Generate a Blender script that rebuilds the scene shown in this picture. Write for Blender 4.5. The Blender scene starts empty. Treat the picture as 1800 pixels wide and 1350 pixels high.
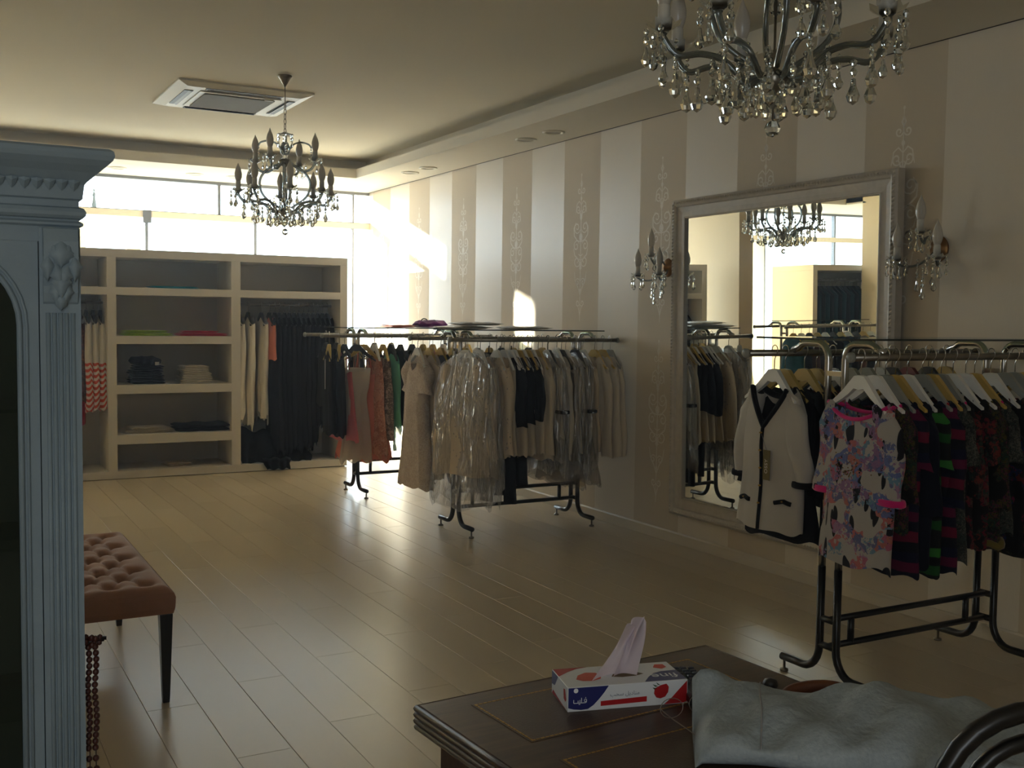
import bpy, bmesh, math, random
from math import sin, cos, pi, radians, sqrt, exp
from mathutils import Vector, Matrix

random.seed(11)
SC = bpy.context.scene
COL = SC.collection
XR, YB, ZS, ZC = 4.418, 11.36, 2.90, 3.10      # right wall, window wall, soffit, raised ceiling
XL, YF = -2.0, -2.4                             # left wall, wall behind the viewer

# ------------------------------------------------------------------ camera
cam = bpy.data.cameras.new('camera')
cam.sensor_fit = 'HORIZONTAL'; cam.sensor_width = 36.0
cam.lens = 1859.0 / 1800.0 * 36.0
cam.clip_start = 0.02; cam.clip_end = 200
camo = bpy.data.objects.new('camera', cam); COL.objects.link(camo)
_vx = Vector((3363.0, 70.0, -1859.0)).normalized()
_vy = Vector((-1030.0, 128.0, -1859.0))
_vy = (_vy - _vx * _vx.dot(_vy)).normalized()
_vz = _vx.cross(_vy)
_m = Matrix((_vx, _vy, _vz)).to_4x4()           # camera axes expressed in the room
_m.translation = Vector((0, 0, 1.5))
camo.matrix_world = _m
SC.camera = camo

# ------------------------------------------------------------------ exposure, world, lights
SC.view_settings.view_transform = 'Standard'
SC.view_settings.look = 'None'
SC.view_settings.exposure = 0.72
SC.view_settings.gamma = 1.0
SC.view_settings.use_curve_mapping = False
cy_ = SC.cycles
cy_.use_denoising = True
cy_.max_bounces = 10; cy_.diffuse_bounces = 5; cy_.glossy_bounces = 5
cy_.transmission_bounces = 8; cy_.transparent_max_bounces = 20
cy_.caustics_reflective = False; cy_.caustics_refractive = False
cy_.sample_clamp_indirect = 6.0

W = bpy.data.worlds.new('overcast_sky'); SC.world = W
W.use_nodes = True
bg = W.node_tree.nodes['Background']
bg.inputs[0].default_value = (0.88, 0.945, 1.0, 1); bg.inputs[1].default_value = 5.2

def area(name, loc, rot, sx, sy, power, col=(1, 1, 1), portal=False):
    l = bpy.data.lights.new(name, 'AREA'); l.shape = 'RECTANGLE'; l.size = sx; l.size_y = sy
    l.energy = power; l.color = col
    o = bpy.data.objects.new(name, l); COL.objects.link(o)
    o.location = loc; o.rotation_euler = rot
    if portal: l.cycles.is_portal = True
    return o
# portals only guide the sky light through the window openings
area('window_portal', ((XR - 3.9) / 2, YB + 0.20, 1.45), (radians(-90), 0, 0), XR + 3.9, 2.9, 1, portal=True)
# added weak fill lamp behind the viewer; no opening is built there
area('shopfront_daylight', (-1.40, YF + 0.15, 1.7), (radians(90), 0, radians(-12)), 1.1, 2.4, 20, (0.86, 0.94, 1.0))
sun = bpy.data.lights.new('low_sun', 'SUN'); sun.energy = 40.0; sun.angle = radians(1.0); sun.color = (1.0, 0.90, 0.74)
suno = bpy.data.objects.new('low_sun', sun); COL.objects.link(suno)
_sd = Vector((2.2, -1.0, -0.334)).normalized()
suno.rotation_euler = _sd.to_track_quat('-Z', 'Y').to_euler()
suno.location = (2, 14, 5)

# ------------------------------------------------------------------ materials
def lin(c):
    r = []
    for v in c:
        v = v / 255.0
        r.append(v / 12.92 if v <= 0.04045 else ((v + 0.055) / 1.055) ** 2.4)
    return (r[0], r[1], r[2], 1.0)

class NT:
    def __init__(self, name):
        self.m = bpy.data.materials.new(name); self.m.use_nodes = True
        self.t = self.m.node_tree; self.t.nodes.clear()
        self.out = self.n('ShaderNodeOutputMaterial')
    def n(self, typ, **kw):
        x = self.t.nodes.new(typ)
        for k, v in kw.items(): setattr(x, k, v)
        return x
    def l(self, a, b): self.t.links.new(a, b)
    def bsdf(self, col=(200, 200, 200), rough=0.6, metal=0.0, spec=0.5, **kw):
        b = self.n('ShaderNodeBsdfPrincipled')
        b.inputs['Base Color'].default_value = lin(col)
        b.inputs['Roughness'].default_value = rough
        b.inputs['Metallic'].default_value = metal
        b.inputs['Specular IOR Level'].default_value = spec
        for k, v in kw.items(): b.inputs[k].default_value = v
        self.l(b.outputs[0], self.out.inputs[0])
        return b
    def coord(self, scale=(1, 1, 1), kind='Object', rot=(0, 0, 0)):
        c = self.n('ShaderNodeTexCoord'); mp = self.n('ShaderNodeMapping')
        mp.inputs['Scale'].default_value = scale; mp.inputs['Rotation'].default_value = rot
        self.l(c.outputs[kind], mp.inputs[0]); return mp.outputs[0]
    def noise(self, vec, scale, detail=3.0, rough=0.55, dist=0.0):
        x = self.n('ShaderNodeTexNoise'); x.inputs['Scale'].default_value = scale
        x.inputs['Detail'].default_value = detail; x.inputs['Roughness'].default_value = rough
        x.inputs['Distortion'].default_value = dist
        self.l(vec, x.inputs['Vector']); return x
    def ramp(self, fac, stops, const=False):
        r = self.n('ShaderNodeValToRGB')
        if const: r.color_ramp.interpolation = 'CONSTANT'
        e = r.color_ramp.elements
        while len(e) < len(stops): e.new(0.5)
        for i, (p, c) in enumerate(stops):
            e[i].position = p; e[i].color = lin(c)
        self.l(fac, r.inputs[0]); return r.outputs[0]
    def mix(self, fac, a, b):
        x = self.n('ShaderNodeMix', data_type='RGBA')
        if isinstance(fac, float): x.inputs[0].default_value = fac
        else: self.l(fac, x.inputs[0])
        for s, v in ((6, a), (7, b)):
            if isinstance(v, tuple): x.inputs[s].default_value = lin(v)
            else: self.l(v, x.inputs[s])
        return x.outputs[2]
    def math(self, op, a, b=None, c=None):
        x = self.n('ShaderNodeMath', operation=op)
        for i, v in enumerate((a, b, c)):
            if v is None: continue
            if isinstance(v, (int, float)): x.inputs[i].default_value = v
            else: self.l(v, x.inputs[i])
        return x.outputs[0]
    def bump(self, h, b, strength=0.2, dist=0.01):
        x = self.n('ShaderNodeBump'); x.inputs['Strength'].default_value = strength
        x.inputs['Distance'].default_value = dist
        self.l(h, x.inputs['Height']); self.l(x.outputs[0], b.inputs['Normal'])

MAT = {}
def simple(name, col, rough=0.6, metal=0.0, spec=0.5, var=0.0, vscale=8.0, bump=0.0, bscale=60.0, **kw):
    n = NT(name); b = n.bsdf(col, rough, metal, spec, **kw)
    if var:
        c2 = tuple(max(0, v * (1 - var)) for v in col)
        nz = n.noise(n.coord(), vscale)
        n.l(n.mix(nz.outputs[0], c2, tuple(min(255, v * (1 + var * 0.4)) for v in col)), b.inputs['Base Color'])
    if bump:
        n.bump(n.noise(n.coord(), bscale, 4).outputs[0], b, bump, 0.004)
    MAT[name] = n.m
    return n.m

def cloth(name, col, var=0.12, rough=0.85, bump=0.35, bscale=45.0, sheen=0.15, spec=0.25):
    m = simple(name, col, rough, 0, spec, var, 5.0, bump, bscale)
    m.node_tree.nodes['Principled BSDF'].inputs['Sheen Weight'].default_value = sheen
    return m

# room
simple('ceiling_paint', (232, 224, 204), 0.9, var=0.03, vscale=1.5)
simple('soffit_paint', (228, 221, 206), 0.85, var=0.03, vscale=1.5)
simple('wall_paint', (226, 214, 192), 0.85, var=0.03, vscale=2)
simple('pillar_paint', (196, 178, 150), 0.85, var=0.03)
simple('shadow_gap', (52, 46, 40), 0.9)
simple('skirting_white', (214, 203, 184), 0.5, var=0.03)
simple('unit_paint', (224, 217, 206), 0.6, var=0.03, vscale=3)
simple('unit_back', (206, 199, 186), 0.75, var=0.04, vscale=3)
simple('frame_alu', (120, 122, 126), 0.45, 0.6)
simple('rail_cream', (220, 205, 178), 0.6)
simple('blind_cream', (240, 226, 180), 0.8)
simple('pavement', (190, 185, 175), 0.9, var=0.1)
simple('pillar_out', (236, 214, 160), 0.9)
simple('gap_dark', (110, 92, 70), 0.9)

# wallpaper: alternating matt beige and satin cream stripes, each 0.51 m wide
n = NT('striped_wallpaper'); b = n.bsdf((200, 190, 175), 0.6)
sep = n.n('ShaderNodeSeparateXYZ'); tc = n.n('ShaderNodeTexCoord'); n.l(tc.outputs['Object'], sep.inputs[0])
yy = n.math('SUBTRACT', sep.outputs[1], 9.2065 - 0.51 - 10.2)
fr = n.math('FRACT', n.math('DIVIDE', yy, 1.02))
dark = n.math('LESS_THAN', fr, 0.5)
wv = n.noise(n.coord((60, 60, 2.0)), 6.0, 3)
fine = n.mix(wv.outputs[0], (224, 213, 195), (232, 222, 206))
fine2 = n.mix(wv.outputs[0], (208, 193, 170), (214, 200, 178))
n.l(n.mix(dark, fine, fine2), b.inputs['Base Color'])
n.l(n.math('ADD', 0.36, n.math('MULTIPLY', dark, 0.34)), b.inputs['Roughness'])
n.bump(n.noise(n.coord((140, 140, 9)), 5.0, 3).outputs[0], b, 0.08, 0.004)
MAT['striped_wallpaper'] = n.m
simple('motif_flock', (236, 228, 214), 0.5)

# laminate planks: pale oak, a different shade for each plank
n = NT('oak_laminate'); b = n.bsdf((196, 172, 134), 0.26, spec=0.5)
oi = n.n('ShaderNodeObjectInfo')
mp = n.coord((30, 1.6, 1))
gr = n.noise(mp, 3.0, 5, 0.6, 0.6)
base = n.mix(gr.outputs[0], (204, 188, 162), (211, 196, 171))
tint = n.mix(oi.outputs['Random'], (238, 236, 232), (255, 255, 255))
mm = n.n('ShaderNodeMix', data_type='RGBA', blend_type='MULTIPLY'); mm.inputs[0].default_value = 0.8
n.l(base, mm.inputs[6]); n.l(tint, mm.inputs[7]); n.l(mm.outputs[2], b.inputs['Base Color'])
n.l(n.math('ADD', 0.27, n.math('MULTIPLY', gr.outputs[0], 0.05)), b.inputs['Roughness'])
MAT['oak_laminate'] = n.m

def pane(name, tint=(235, 245, 240), gloss=0.07, rough=0.0, dens=1.0):
    n = NT(name)
    tr = n.n('ShaderNodeBsdfTransparent'); tr.inputs[0].default_value = lin(tint)
    gl = n.n('ShaderNodeBsdfGlossy'); gl.inputs['Roughness'].default_value = rough
    gl.inputs[0].default_value = (0.95, 0.97, 1, 1)
    fz = n.n('ShaderNodeLayerWeight'); fz.inputs[0].default_value = 0.5
    mx = n.n('ShaderNodeMixShader')
    n.l(n.math('ADD', n.math('MULTIPLY', n.math('POWER', fz.outputs[1], 5.0), 0.85), gloss * 0.5), mx.inputs[0])
    n.l(tr.outputs[0], mx.inputs[1]); n.l(gl.outputs[0], mx.inputs[2]); n.l(mx.outputs[0], n.out.inputs[0])
    MAT[name] = n.m; return n
pane('window_glass', (244, 250, 252), 0.04)
pane('shelf_glass', (226, 238, 231), 0.08)
pane('vitrine_glass', (205, 218, 216), 0.05)
simple('glass_edge', (30, 46, 42), 0.2, spec=0.6)

# clear polythene: mostly transparent, crinkled, sharp glints
n = NT('clear_polythene')
tr = n.n('ShaderNodeBsdfTransparent'); tr.inputs[0].default_value = (0.93, 0.93, 0.93, 1)
gl = n.n('ShaderNodeBsdfGlossy'); gl.inputs['Roughness'].default_value = 0.13
df = n.n('ShaderNodeBsdfTranslucent'); df.inputs[0].default_value = (0.8, 0.8, 0.8, 1)
nz = n.noise(n.coord((1, 1, 0.14)), 34.0, 3, 0.5, 0.8)
bp = n.n('ShaderNodeBump'); bp.inputs['Strength'].default_value = 1.0; bp.inputs['Distance'].default_value = 0.07
n.l(nz.outputs[0], bp.inputs['Height']); n.l(bp.outputs[0], gl.inputs['Normal'])
m1 = n.n('ShaderNodeMixShader'); m1.inputs[0].default_value = 0.14
n.l(tr.outputs[0], m1.inputs[1]); n.l(df.outputs[0], m1.inputs[2])
fz = n.n('ShaderNodeLayerWeight'); fz.inputs[0].default_value = 0.5; n.l(bp.outputs[0], fz.inputs['Normal'])
m2 = n.n('ShaderNodeMixShader'); n.l(n.math('ADD', n.math('MULTIPLY', n.math('POWER', fz.outputs[1], 4.0), 0.6), 0.26), m2.inputs[0])
n.l(m1.outputs[0], m2.inputs[1]); n.l(gl.outputs[0], m2.inputs[2]); n.l(m2.outputs[0], n.out.inputs[0])
MAT['clear_polythene'] = n.m

n = NT('roller_blind'); d = n.n('ShaderNodeBsdfDiffuse'); d.inputs[0].default_value = lin((246, 241, 226)); tl = n.n('ShaderNodeBsdfTranslucent'); tl.inputs[0].default_value = lin((248, 240, 212))
mx = n.n('ShaderNodeMixShader'); mx.inputs[0].default_value = 0.5; n.l(d.outputs[0], mx.inputs[1]); n.l(tl.outputs[0], mx.inputs[2]); n.l(mx.outputs[0], n.out.inputs[0]); MAT['roller_blind'] = n.m
def sheer(name, col, alpha):
    n = NT(name)
    tr = n.n('ShaderNodeBsdfTransparent')
    d = n.n('ShaderNodeBsdfDiffuse'); d.inputs[0].default_value = lin(col)
    tl = n.n('ShaderNodeBsdfTranslucent'); tl.inputs[0].default_value = lin(col)
    a = n.n('ShaderNodeMixShader'); a.inputs[0].default_value = 0.4
    n.l(d.outputs[0], a.inputs[1]); n.l(tl.outputs[0], a.inputs[2])
    mx = n.n('ShaderNodeMixShader'); mx.inputs[0].default_value = alpha
    n.l(tr.outputs[0], mx.inputs[1]); n.l(a.outputs[0], mx.inputs[2]); n.l(mx.outputs[0], n.out.inputs[0])
    MAT[name] = n.m
sheer('tulle_white', (225, 218, 205), 0.72)
sheer('tulle_grey', (150, 138, 124), 0.42)
sheer('chiffon_green', (140, 208, 172), 0.88)
sheer('chiffon_black', (22, 20, 22), 0.85)
sheer('tissue_paper', (226, 214, 224), 0.93)

# crystal
n = NT('lead_crystal')
g = n.n('ShaderNodeBsdfGlass'); g.inputs['IOR'].default_value = 1.55; g.inputs['Roughness'].default_value = 0.0
g.inputs[0].default_value = (0.93, 0.95, 0.95, 1); n.l(g.outputs[0], n.out.inputs[0])
MAT['lead_crystal'] = n.m
n = NT('arm_glass')
g = n.n('ShaderNodeBsdfGlass'); g.inputs['IOR'].default_value = 1.5; g.inputs['Roughness'].default_value = 0.02
g.inputs[0].default_value = (0.62, 0.68, 0.68, 1)
gm = n.n('ShaderNodeBsdfGlossy'); gm.inputs[0].default_value = (0.22, 0.24, 0.25, 1); gm.inputs['Roughness'].default_value = 0.22
mx = n.n('ShaderNodeMixShader'); mx.inputs[0].default_value = 0.55
n.l(g.outputs[0], mx.inputs[1]); n.l(gm.outputs[0], mx.inputs[2]); n.l(mx.outputs[0], n.out.inputs[0])
MAT['arm_glass'] = n.m
simple('candle_sleeve', (214, 210, 200), 0.5)
simple('bulb_frosted', (206, 200, 190), 0.25, spec=0.6)
simple('chrome', (196, 194, 190), 0.16, 1.0)
simple('chrome_worn', (150, 143, 132), 0.30, 1.0, var=0.25, vscale=40)
simple('brass_aged', (150, 112, 70), 0.35, 0.9)
simple('black_tube', (17, 15, 15), 0.28, spec=0.5)
n = NT('mirror_silver'); g = n.n('ShaderNodeBsdfGlossy'); g.inputs['Roughness'].default_value = 0.0
g.inputs[0].default_value = (0.86, 0.90, 0.88, 1); n.l(g.outputs[0], n.out.inputs[0]); MAT['mirror_silver'] = n.m
simple('frame_white', (206, 198, 186), 0.4, var=0.1, vscale=30, bump=0.2, bscale=120)
simple('ac_white', (226, 222, 208), 0.45)
simple('ac_dark', (36, 40, 52), 0.5)
simple('ac_grille', (128, 120, 104), 0.6)
simple('lens_grey', (168, 164, 154), 0.35)
simple('cabinet_blue', (146, 164, 176), 0.55, var=0.10, vscale=9, bump=0.15, bscale=90)
simple('cabinet_inside', (96, 92, 78), 0.8)
simple('velvet_brown', (168, 120, 96), 0.85, var=0.12, vscale=14, bump=0.2, bscale=160)
MAT['velvet_brown'].node_tree.nodes['Principled BSDF'].inputs['Sheen Weight'].default_value = 0.35
simple('leg_black', (16, 15, 20), 0.35)
simple('bead_wood', (74, 34, 26), 0.35, var=0.3, vscale=60)
simple('hanger_white', (232, 230, 224), 0.35)
simple('hanger_wood', (202, 168, 84), 0.42, var=0.12, vscale=18)
simple('hanger_black', (20, 20, 22), 0.4)
simple('hanger_grey', (150, 150, 140), 0.35)
simple('hanger_red', (120, 30, 34), 0.4)
# desk
n = NT('desk_mahogany'); b = n.bsdf((60, 40, 30), 0.38, spec=0.4)
gr = n.noise(n.coord((2, 22, 22)), 2.4, 5, 0.6, 1.2)
n.l(n.ramp(gr.outputs[0], [(0.25, (46, 30, 20)), (0.75, (88, 62, 42))]), b.inputs['Base Color']); MAT['desk_mahogany'] = n.m
simple('desk_leather', (78, 58, 40), 0.42, spec=0.35, var=0.15, vscale=40, bump=0.25, bscale=260)
simple('gilt', (190, 146, 62), 0.45, 0.6, var=0.3, vscale=120)
simple('box_white', (226, 228, 232), 0.4)
simple('box_blue', (34, 40, 104), 0.4)
simple('box_red', (176, 28, 34), 0.4)
simple('box_orange', (206, 74, 52), 0.4)
simple('box_violet', (72, 74, 122), 0.4)
simple('ink_white', (232, 234, 238), 0.5)
simple('ink_grey', (120, 128, 142), 0.5)
simple('leaf_green', (30, 74, 36), 0.5)
simple('phone_black', (18, 19, 26), 0.35)
simple('phone_key', (52, 54, 66), 0.5)
simple('wire_clear', (150, 140, 128), 0.3, 0.5)
simple('knob_dark', (34, 32, 32), 0.4)
simple('tan_leather', (112, 60, 30), 0.5, var=0.25, vscale=14)
simple('thread_grey', (150, 150, 152), 0.8)
n = NT('bag_polywoven'); b = n.bsdf((150, 162, 172), 0.55, spec=0.35)
nz = n.noise(n.coord(), 150.0, 2); n.l(n.mix(nz.outputs[0], (138, 148, 154), (170, 180, 184)), b.inputs['Base Color'])
n.bump(n.noise(n.coord(), 24.0, 4).outputs[0], b, 0.5, 0.02)
b.inputs['Transmission Weight'].default_value = 0.0; b.inputs['Subsurface Weight'].default_value = 0.0
MAT['bag_polywoven'] = n.m

# cloths
for nm, c in dict(white=(238, 228, 210), offwhite=(222, 205, 178), ivory=(216, 196, 166), grey_white=(224, 212, 192), cream=(206, 188, 164),
                  black=(14, 13, 16), navy=(16, 18, 32), charcoal=(32, 30, 34), plum=(52, 42, 54), coral=(224, 132, 110), peach=(206, 150, 120),
                  pink=(214, 116, 126), red=(168, 22, 40), jade=(80, 160, 124), turquoise=(0, 160, 190), lime=(168, 204, 20),
                  hotpink=(220, 24, 84), orange=(206, 96, 50), purple=(124, 36, 128), brown=(92, 52, 44), trouser=(18, 17, 20),
                  cardigan=(192, 184, 172), magenta=(214, 16, 118), mustard=(112, 96, 40), chartreuse=(150, 170, 30), teal=(20, 70, 80),
                  label=(220, 214, 204)).items():
    cloth('cloth_' + nm, c, sheen=0.25 if c[0] > 40 else 0.03, spec=0.25 if c[0] > 40 else 0.12)
cloth('satin_plum', (40, 36, 50), rough=0.35, spec=0.5, sheen=0.0)

def floral(name, base, palette, dark=None, scale=9.0, cover=0.5, leafscale=7.0, leafcut=0.34):
    n = NT(name); b = n.bsdf(base, 0.8, spec=0.2)
    co = n.coord((1, 1, 1))
    warp = n.noise(co, scale * 1.6, 3)
    ad = n.n('ShaderNodeMix', data_type='RGBA', blend_type='LINEAR_LIGHT'); ad.inputs[0].default_value = 0.10
    n.l(co, ad.inputs[6]); n.l(warp.outputs['Color'], ad.inputs[7])
    vo = n.n('ShaderNodeTexVoronoi'); vo.inputs['Scale'].default_value = scale; n.l(ad.outputs[2], vo.inputs['Vector'])
    sp = n.n('ShaderNodeSeparateColor'); n.l(vo.outputs['Color'], sp.inputs[0])
    k = len(palette)
    pal = n.ramp(sp.outputs[0], [(i / k, c) for i, c in enumerate(palette)], True)
    pet = n.noise(ad.outputs[2], scale * 3.4, 4, 0.7)
    pal2 = n.mix(pet.outputs[0], pal, n.mix(0.55, pal, base))
    big = n.noise(co, scale * 0.42, 2)
    inv = n.math('MULTIPLY', n.math('LESS_THAN', vo.outputs['Distance'], 0.62), n.math('GREATER_THAN', big.outputs[0], 1 - cover))
    col = n.mix(inv, base, pal2)
    if dark:
        lc = n.coord((1, 2.2, 0.8), rot=(0.5, 0, 0))
        v2 = n.n('ShaderNodeTexVoronoi'); v2.inputs['Scale'].default_value = leafscale
        lw = n.noise(lc, 3.0, 2); a2 = n.n('ShaderNodeMix', data_type='RGBA', blend_type='LINEAR_LIGHT'); a2.inputs[0].default_value = 0.12
        n.l(lc, a2.inputs[6]); n.l(lw.outputs['Color'], a2.inputs[7]); n.l(a2.outputs[2], v2.inputs['Vector'])
        leaf = n.math('MULTIPLY', n.math('LESS_THAN', v2.outputs['Distance'], leafcut), n.math('SUBTRACT', 1.0, inv))
        col = n.mix(leaf, col, dark)
    n.l(col, b.inputs['Base Color'])
    n.bump(n.noise(n.coord(), 45.0, 3).outputs[0], b, 0.25, 0.004)
    MAT[name] = n.m
floral('print_floral_white', (172, 166, 158), [(168, 30, 96), (36, 78, 160), (176, 72, 52), (118, 58, 128), (58, 128, 160), (150, 96, 140), (40, 60, 130), (186, 62, 66)], (24, 24, 30), 19.0, 0.55, 10.0, 0.36)
floral('print_dark_floral', (9, 8, 11), [(124, 20, 66), (24, 40, 82), (36, 62, 38), (104, 36, 30), (60, 52, 54)], None, 22.0, 0.5)
floral('print_dark_olive', (10, 10, 9), [(84, 74, 22), (30, 60, 46), (98, 34, 64), (66, 62, 48)], None, 34.0, 0.55)
floral('print_dark_red', (10, 6, 9), [(110, 18, 40), (86, 66, 56), (38, 58, 48), (120, 46, 38)], None, 26.0, 0.55)
floral('print_grey_speckle', (24, 24, 25), [(104, 100, 88), (64, 64, 56), (48, 62, 56)], None, 40.0, 0.7)
floral('print_brown_paisley', (58, 32, 28), [(110, 70, 56), (84, 30, 36), (52, 44, 40), (130, 92, 70)], None, 22.0, 0.65)
floral('print_leaf_lace', (196, 170, 146), [(40, 34, 34), (60, 48, 44), (30, 28, 28)], None, 26.0, 0.62)
floral('print_white_dash', (226, 206, 178), [(226, 206, 178), (208, 188, 160)], (120, 112, 106), 20.0, 0.35, 26.0, 0.15)
floral('lace_cream', (206, 190, 172), [(188, 168, 150), (216, 204, 190), (176, 150, 134)], None, 40.0, 0.6)
floral('lace_peach', (206, 146, 116), [(220, 176, 150), (186, 104, 84), (150, 84, 66)], None, 36.0, 0.6)

def banded(name, cols, period, axis=2, dist=0.0, zmin=None):
    """flat printed bands; cols spread over one period"""
    n = NT(name); b = n.bsdf((200, 200, 200), 0.8, spec=0.2)
    sp = n.n('ShaderNodeSeparateXYZ'); n.l(n.coord(), sp.inputs[0])
    v = sp.outputs[axis]
    if dist:
        nz = n.noise(n.coord(), 12.0, 2); v = n.math('ADD', v, n.math('MULTIPLY', nz.outputs[0], dist))
    f = n.math('FRACT', n.math('DIVIDE', n.math('ADD', v, 10.0), period))
    k = len(cols)
    c = n.ramp(f, [(i / k, q) for i, q in enumerate(cols)], True)
    if zmin is not None:
        c = n.mix(n.math('GREATER_THAN', sp.outputs[2], zmin), c, (220, 214, 204))
    n.l(c, b.inputs['Base Color']); MAT[name] = n.m
banded('print_green_black', [(24, 78, 28), (6, 6, 8), (46, 112, 40), (6, 6, 8), (6, 6, 8)], 0.17, 2, 0.03)
banded('print_red_blue', [(104, 14, 44), (9, 11, 32), (88, 10, 50), (9, 13, 40), (8, 8, 20)], 0.19, 2, 0.02)
n = NT('print_orange_chevron'); b = n.bsdf((220, 214, 204), 0.8, spec=0.2)
sp = n.n('ShaderNodeSeparateXYZ'); n.l(n.coord(), sp.inputs[0])
zig = n.math('PINGPONG', n.math('ADD', sp.outputs[1], n.math('MULTIPLY', sp.outputs[0], 1.0)), 0.09)
v = n.math('ADD', n.math('ADD', sp.outputs[2], n.math('MULTIPLY', zig, 0.9)), 10.0)
band = n.math('GREATER_THAN', n.math('FRACT', n.math('DIVIDE', v, 0.05)), 0.5)
low = n.math('LESS_THAN', sp.outputs[2], -0.56)
n.l(n.mix(n.math('MULTIPLY', band, low), (220, 214, 204), (204, 64, 36)), b.inputs['Base Color'])
MAT['print_orange_chevron'] = n.m

# ------------------------------------------------------------------ mesh helpers
class MB:
    """collects geometry, then links it as ONE mesh object"""
    def __init__(s): s.v = []; s.f = []; s.sm = []
    def add(s, vs, fs, smooth=False):
        o = len(s.v); s.v += [tuple(p) for p in vs]
        s.f += [tuple(i + o for i in f) for f in fs]; s.sm += [smooth] * len(fs)
        return s
    def box(s, x0, x1, y0, y1, z0, z1, bev=0.0):
        if bev <= 0:
            v = [(x, y, z) for z in (z0, z1) for y in (y0, y1) for x in (x0, x1)]
            return s.add(v, [(0, 2, 3, 1), (4, 5, 7, 6), (0, 1, 5, 4), (2, 6, 7, 3), (0, 4, 6, 2), (1, 3, 7, 5)])
        b = bev; v = []
        for z, ins in ((z0, b), (z0 + b, 0), (z1 - b, 0), (z1, b)):
            v += [(x0 + ins + (b if not ins else 0) * 0, y0 + ins, z), (x1 - ins, y0 + ins, z), (x1 - ins, y1 - ins, z), (x0 + ins, y1 - ins, z)]
        f = [(3, 2, 1, 0), (12, 13, 14, 15)]
        for k in range(3):
            for i in range(4):
                j = (i + 1) % 4; f.append((k * 4 + i, k * 4 + j, k * 4 + 4 + j, k * 4 + 4 + i))
        return s.add(v, f)
    def tube(s, path, r, seg=8, closed=False, flat=None, smooth=True):
        P = [Vector(p) for p in path]; n = len(P)
        R = r if isinstance(r, (list, tuple)) else [r] * n
        vs = []; up = None
        for i in range(n):
            if closed: t = P[(i + 1) % n] - P[i - 1]
            else: t = P[min(i + 1, n - 1)] - P[max(i - 1, 0)]
            t.normalize()
            if up is None:
                up = Vector((0, 0, 1)) if abs(t.z) < 0.9 else Vector((1, 0, 0))
            a = t.cross(up)
            if a.length < 1e-5: a = t.cross(Vector((1, 0.3, 0)))
            a.normalize(); up = a.cross(t).normalized()
            for k in range(seg):
                an = 2 * pi * k / seg
                vs.append(P[i] + a * cos(an) * R[i] + up * sin(an) * R[i] * (flat or 1))
        fs = []
        for i in range(n if closed else n - 1):
            j = (i + 1) % n
            for k in range(seg):
                l = (k + 1) % seg; fs.append((i * seg + k, i * seg + l, j * seg + l, j * seg + k))
        if not closed:
            fs.append(tuple(range(seg))[::-1]); fs.append(tuple((n - 1) * seg + k for k in range(seg)))
        return s.add(vs, fs, smooth)
    def lathe(s, prof, seg=16, c=(0, 0, 0), smooth=True, sx=1.0, sy=1.0):
        vs = []; fs = []
        for r, z in prof:
            for k in range(seg):
                a = 2 * pi * k / seg; vs.append((c[0] + r * cos(a) * sx, c[1] + r * sin(a) * sy, c[2] + z))
        m = len(prof)
        for i in range(m - 1):
            for k in range(seg):
                l = (k + 1) % seg; fs.append((i * seg + k, i * seg + l, (i + 1) * seg + l, (i + 1) * seg + k))
        if prof[0][0] > 1e-4: fs.append(tuple(range(seg))[::-1])
        if prof[-1][0] > 1e-4: fs.append(tuple((m - 1) * seg + k for k in range(seg)))
        return s.add(vs, fs, smooth)
    def grid(s, fn, nu, nv, closed=False, smooth=True):
        vs = [fn(i / (nu if closed else nu - 1), j / (nv - 1)) for j in range(nv) for i in range(nu)]
        fs = []
        for j in range(nv - 1):
            for i in range(nu if closed else nu - 1):
                k = (i + 1) % nu; fs.append((j * nu + i, j * nu + k, (j + 1) * nu + k, (j + 1) * nu + i))
        return s.add(vs, fs, smooth)
    def prism(s, pts, a, b, axis='x', smooth=False):
        """extrude a closed 2-D outline along an axis from a to b"""
        def q(p, t):
            return {'x': (t, p[0], p[1]), 'y': (p[0], t, p[1]), 'z': (p[0], p[1], t)}[axis]
        n = len(pts); v = [q(p, a) for p in pts] + [q(p, b) for p in pts]
        f = [tuple(range(n))[::-1], tuple(range(n, 2 * n))] + [(i, (i + 1) % n, n + (i + 1) % n, n + i) for i in range(n)]
        return s.add(v, f, smooth)
    def mesh(s, name):
        me = bpy.data.meshes.new(name); me.from_pydata(s.v, [], s.f)
        me.polygons.foreach_set('use_smooth', s.sm); me.update(); return me
    def build(s, name, mat, parent=None, loc=(0, 0, 0), rz=0.0, fix=True):
        me = s.mesh(name)
        if fix:
            bm = bmesh.new(); bm.from_mesh(me); bmesh.ops.recalc_face_normals(bm, faces=bm.faces); bm.to_mesh(me); bm.free()
        me.materials.append(MAT[mat])
        return place(name, me, parent, loc, rz)

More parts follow.
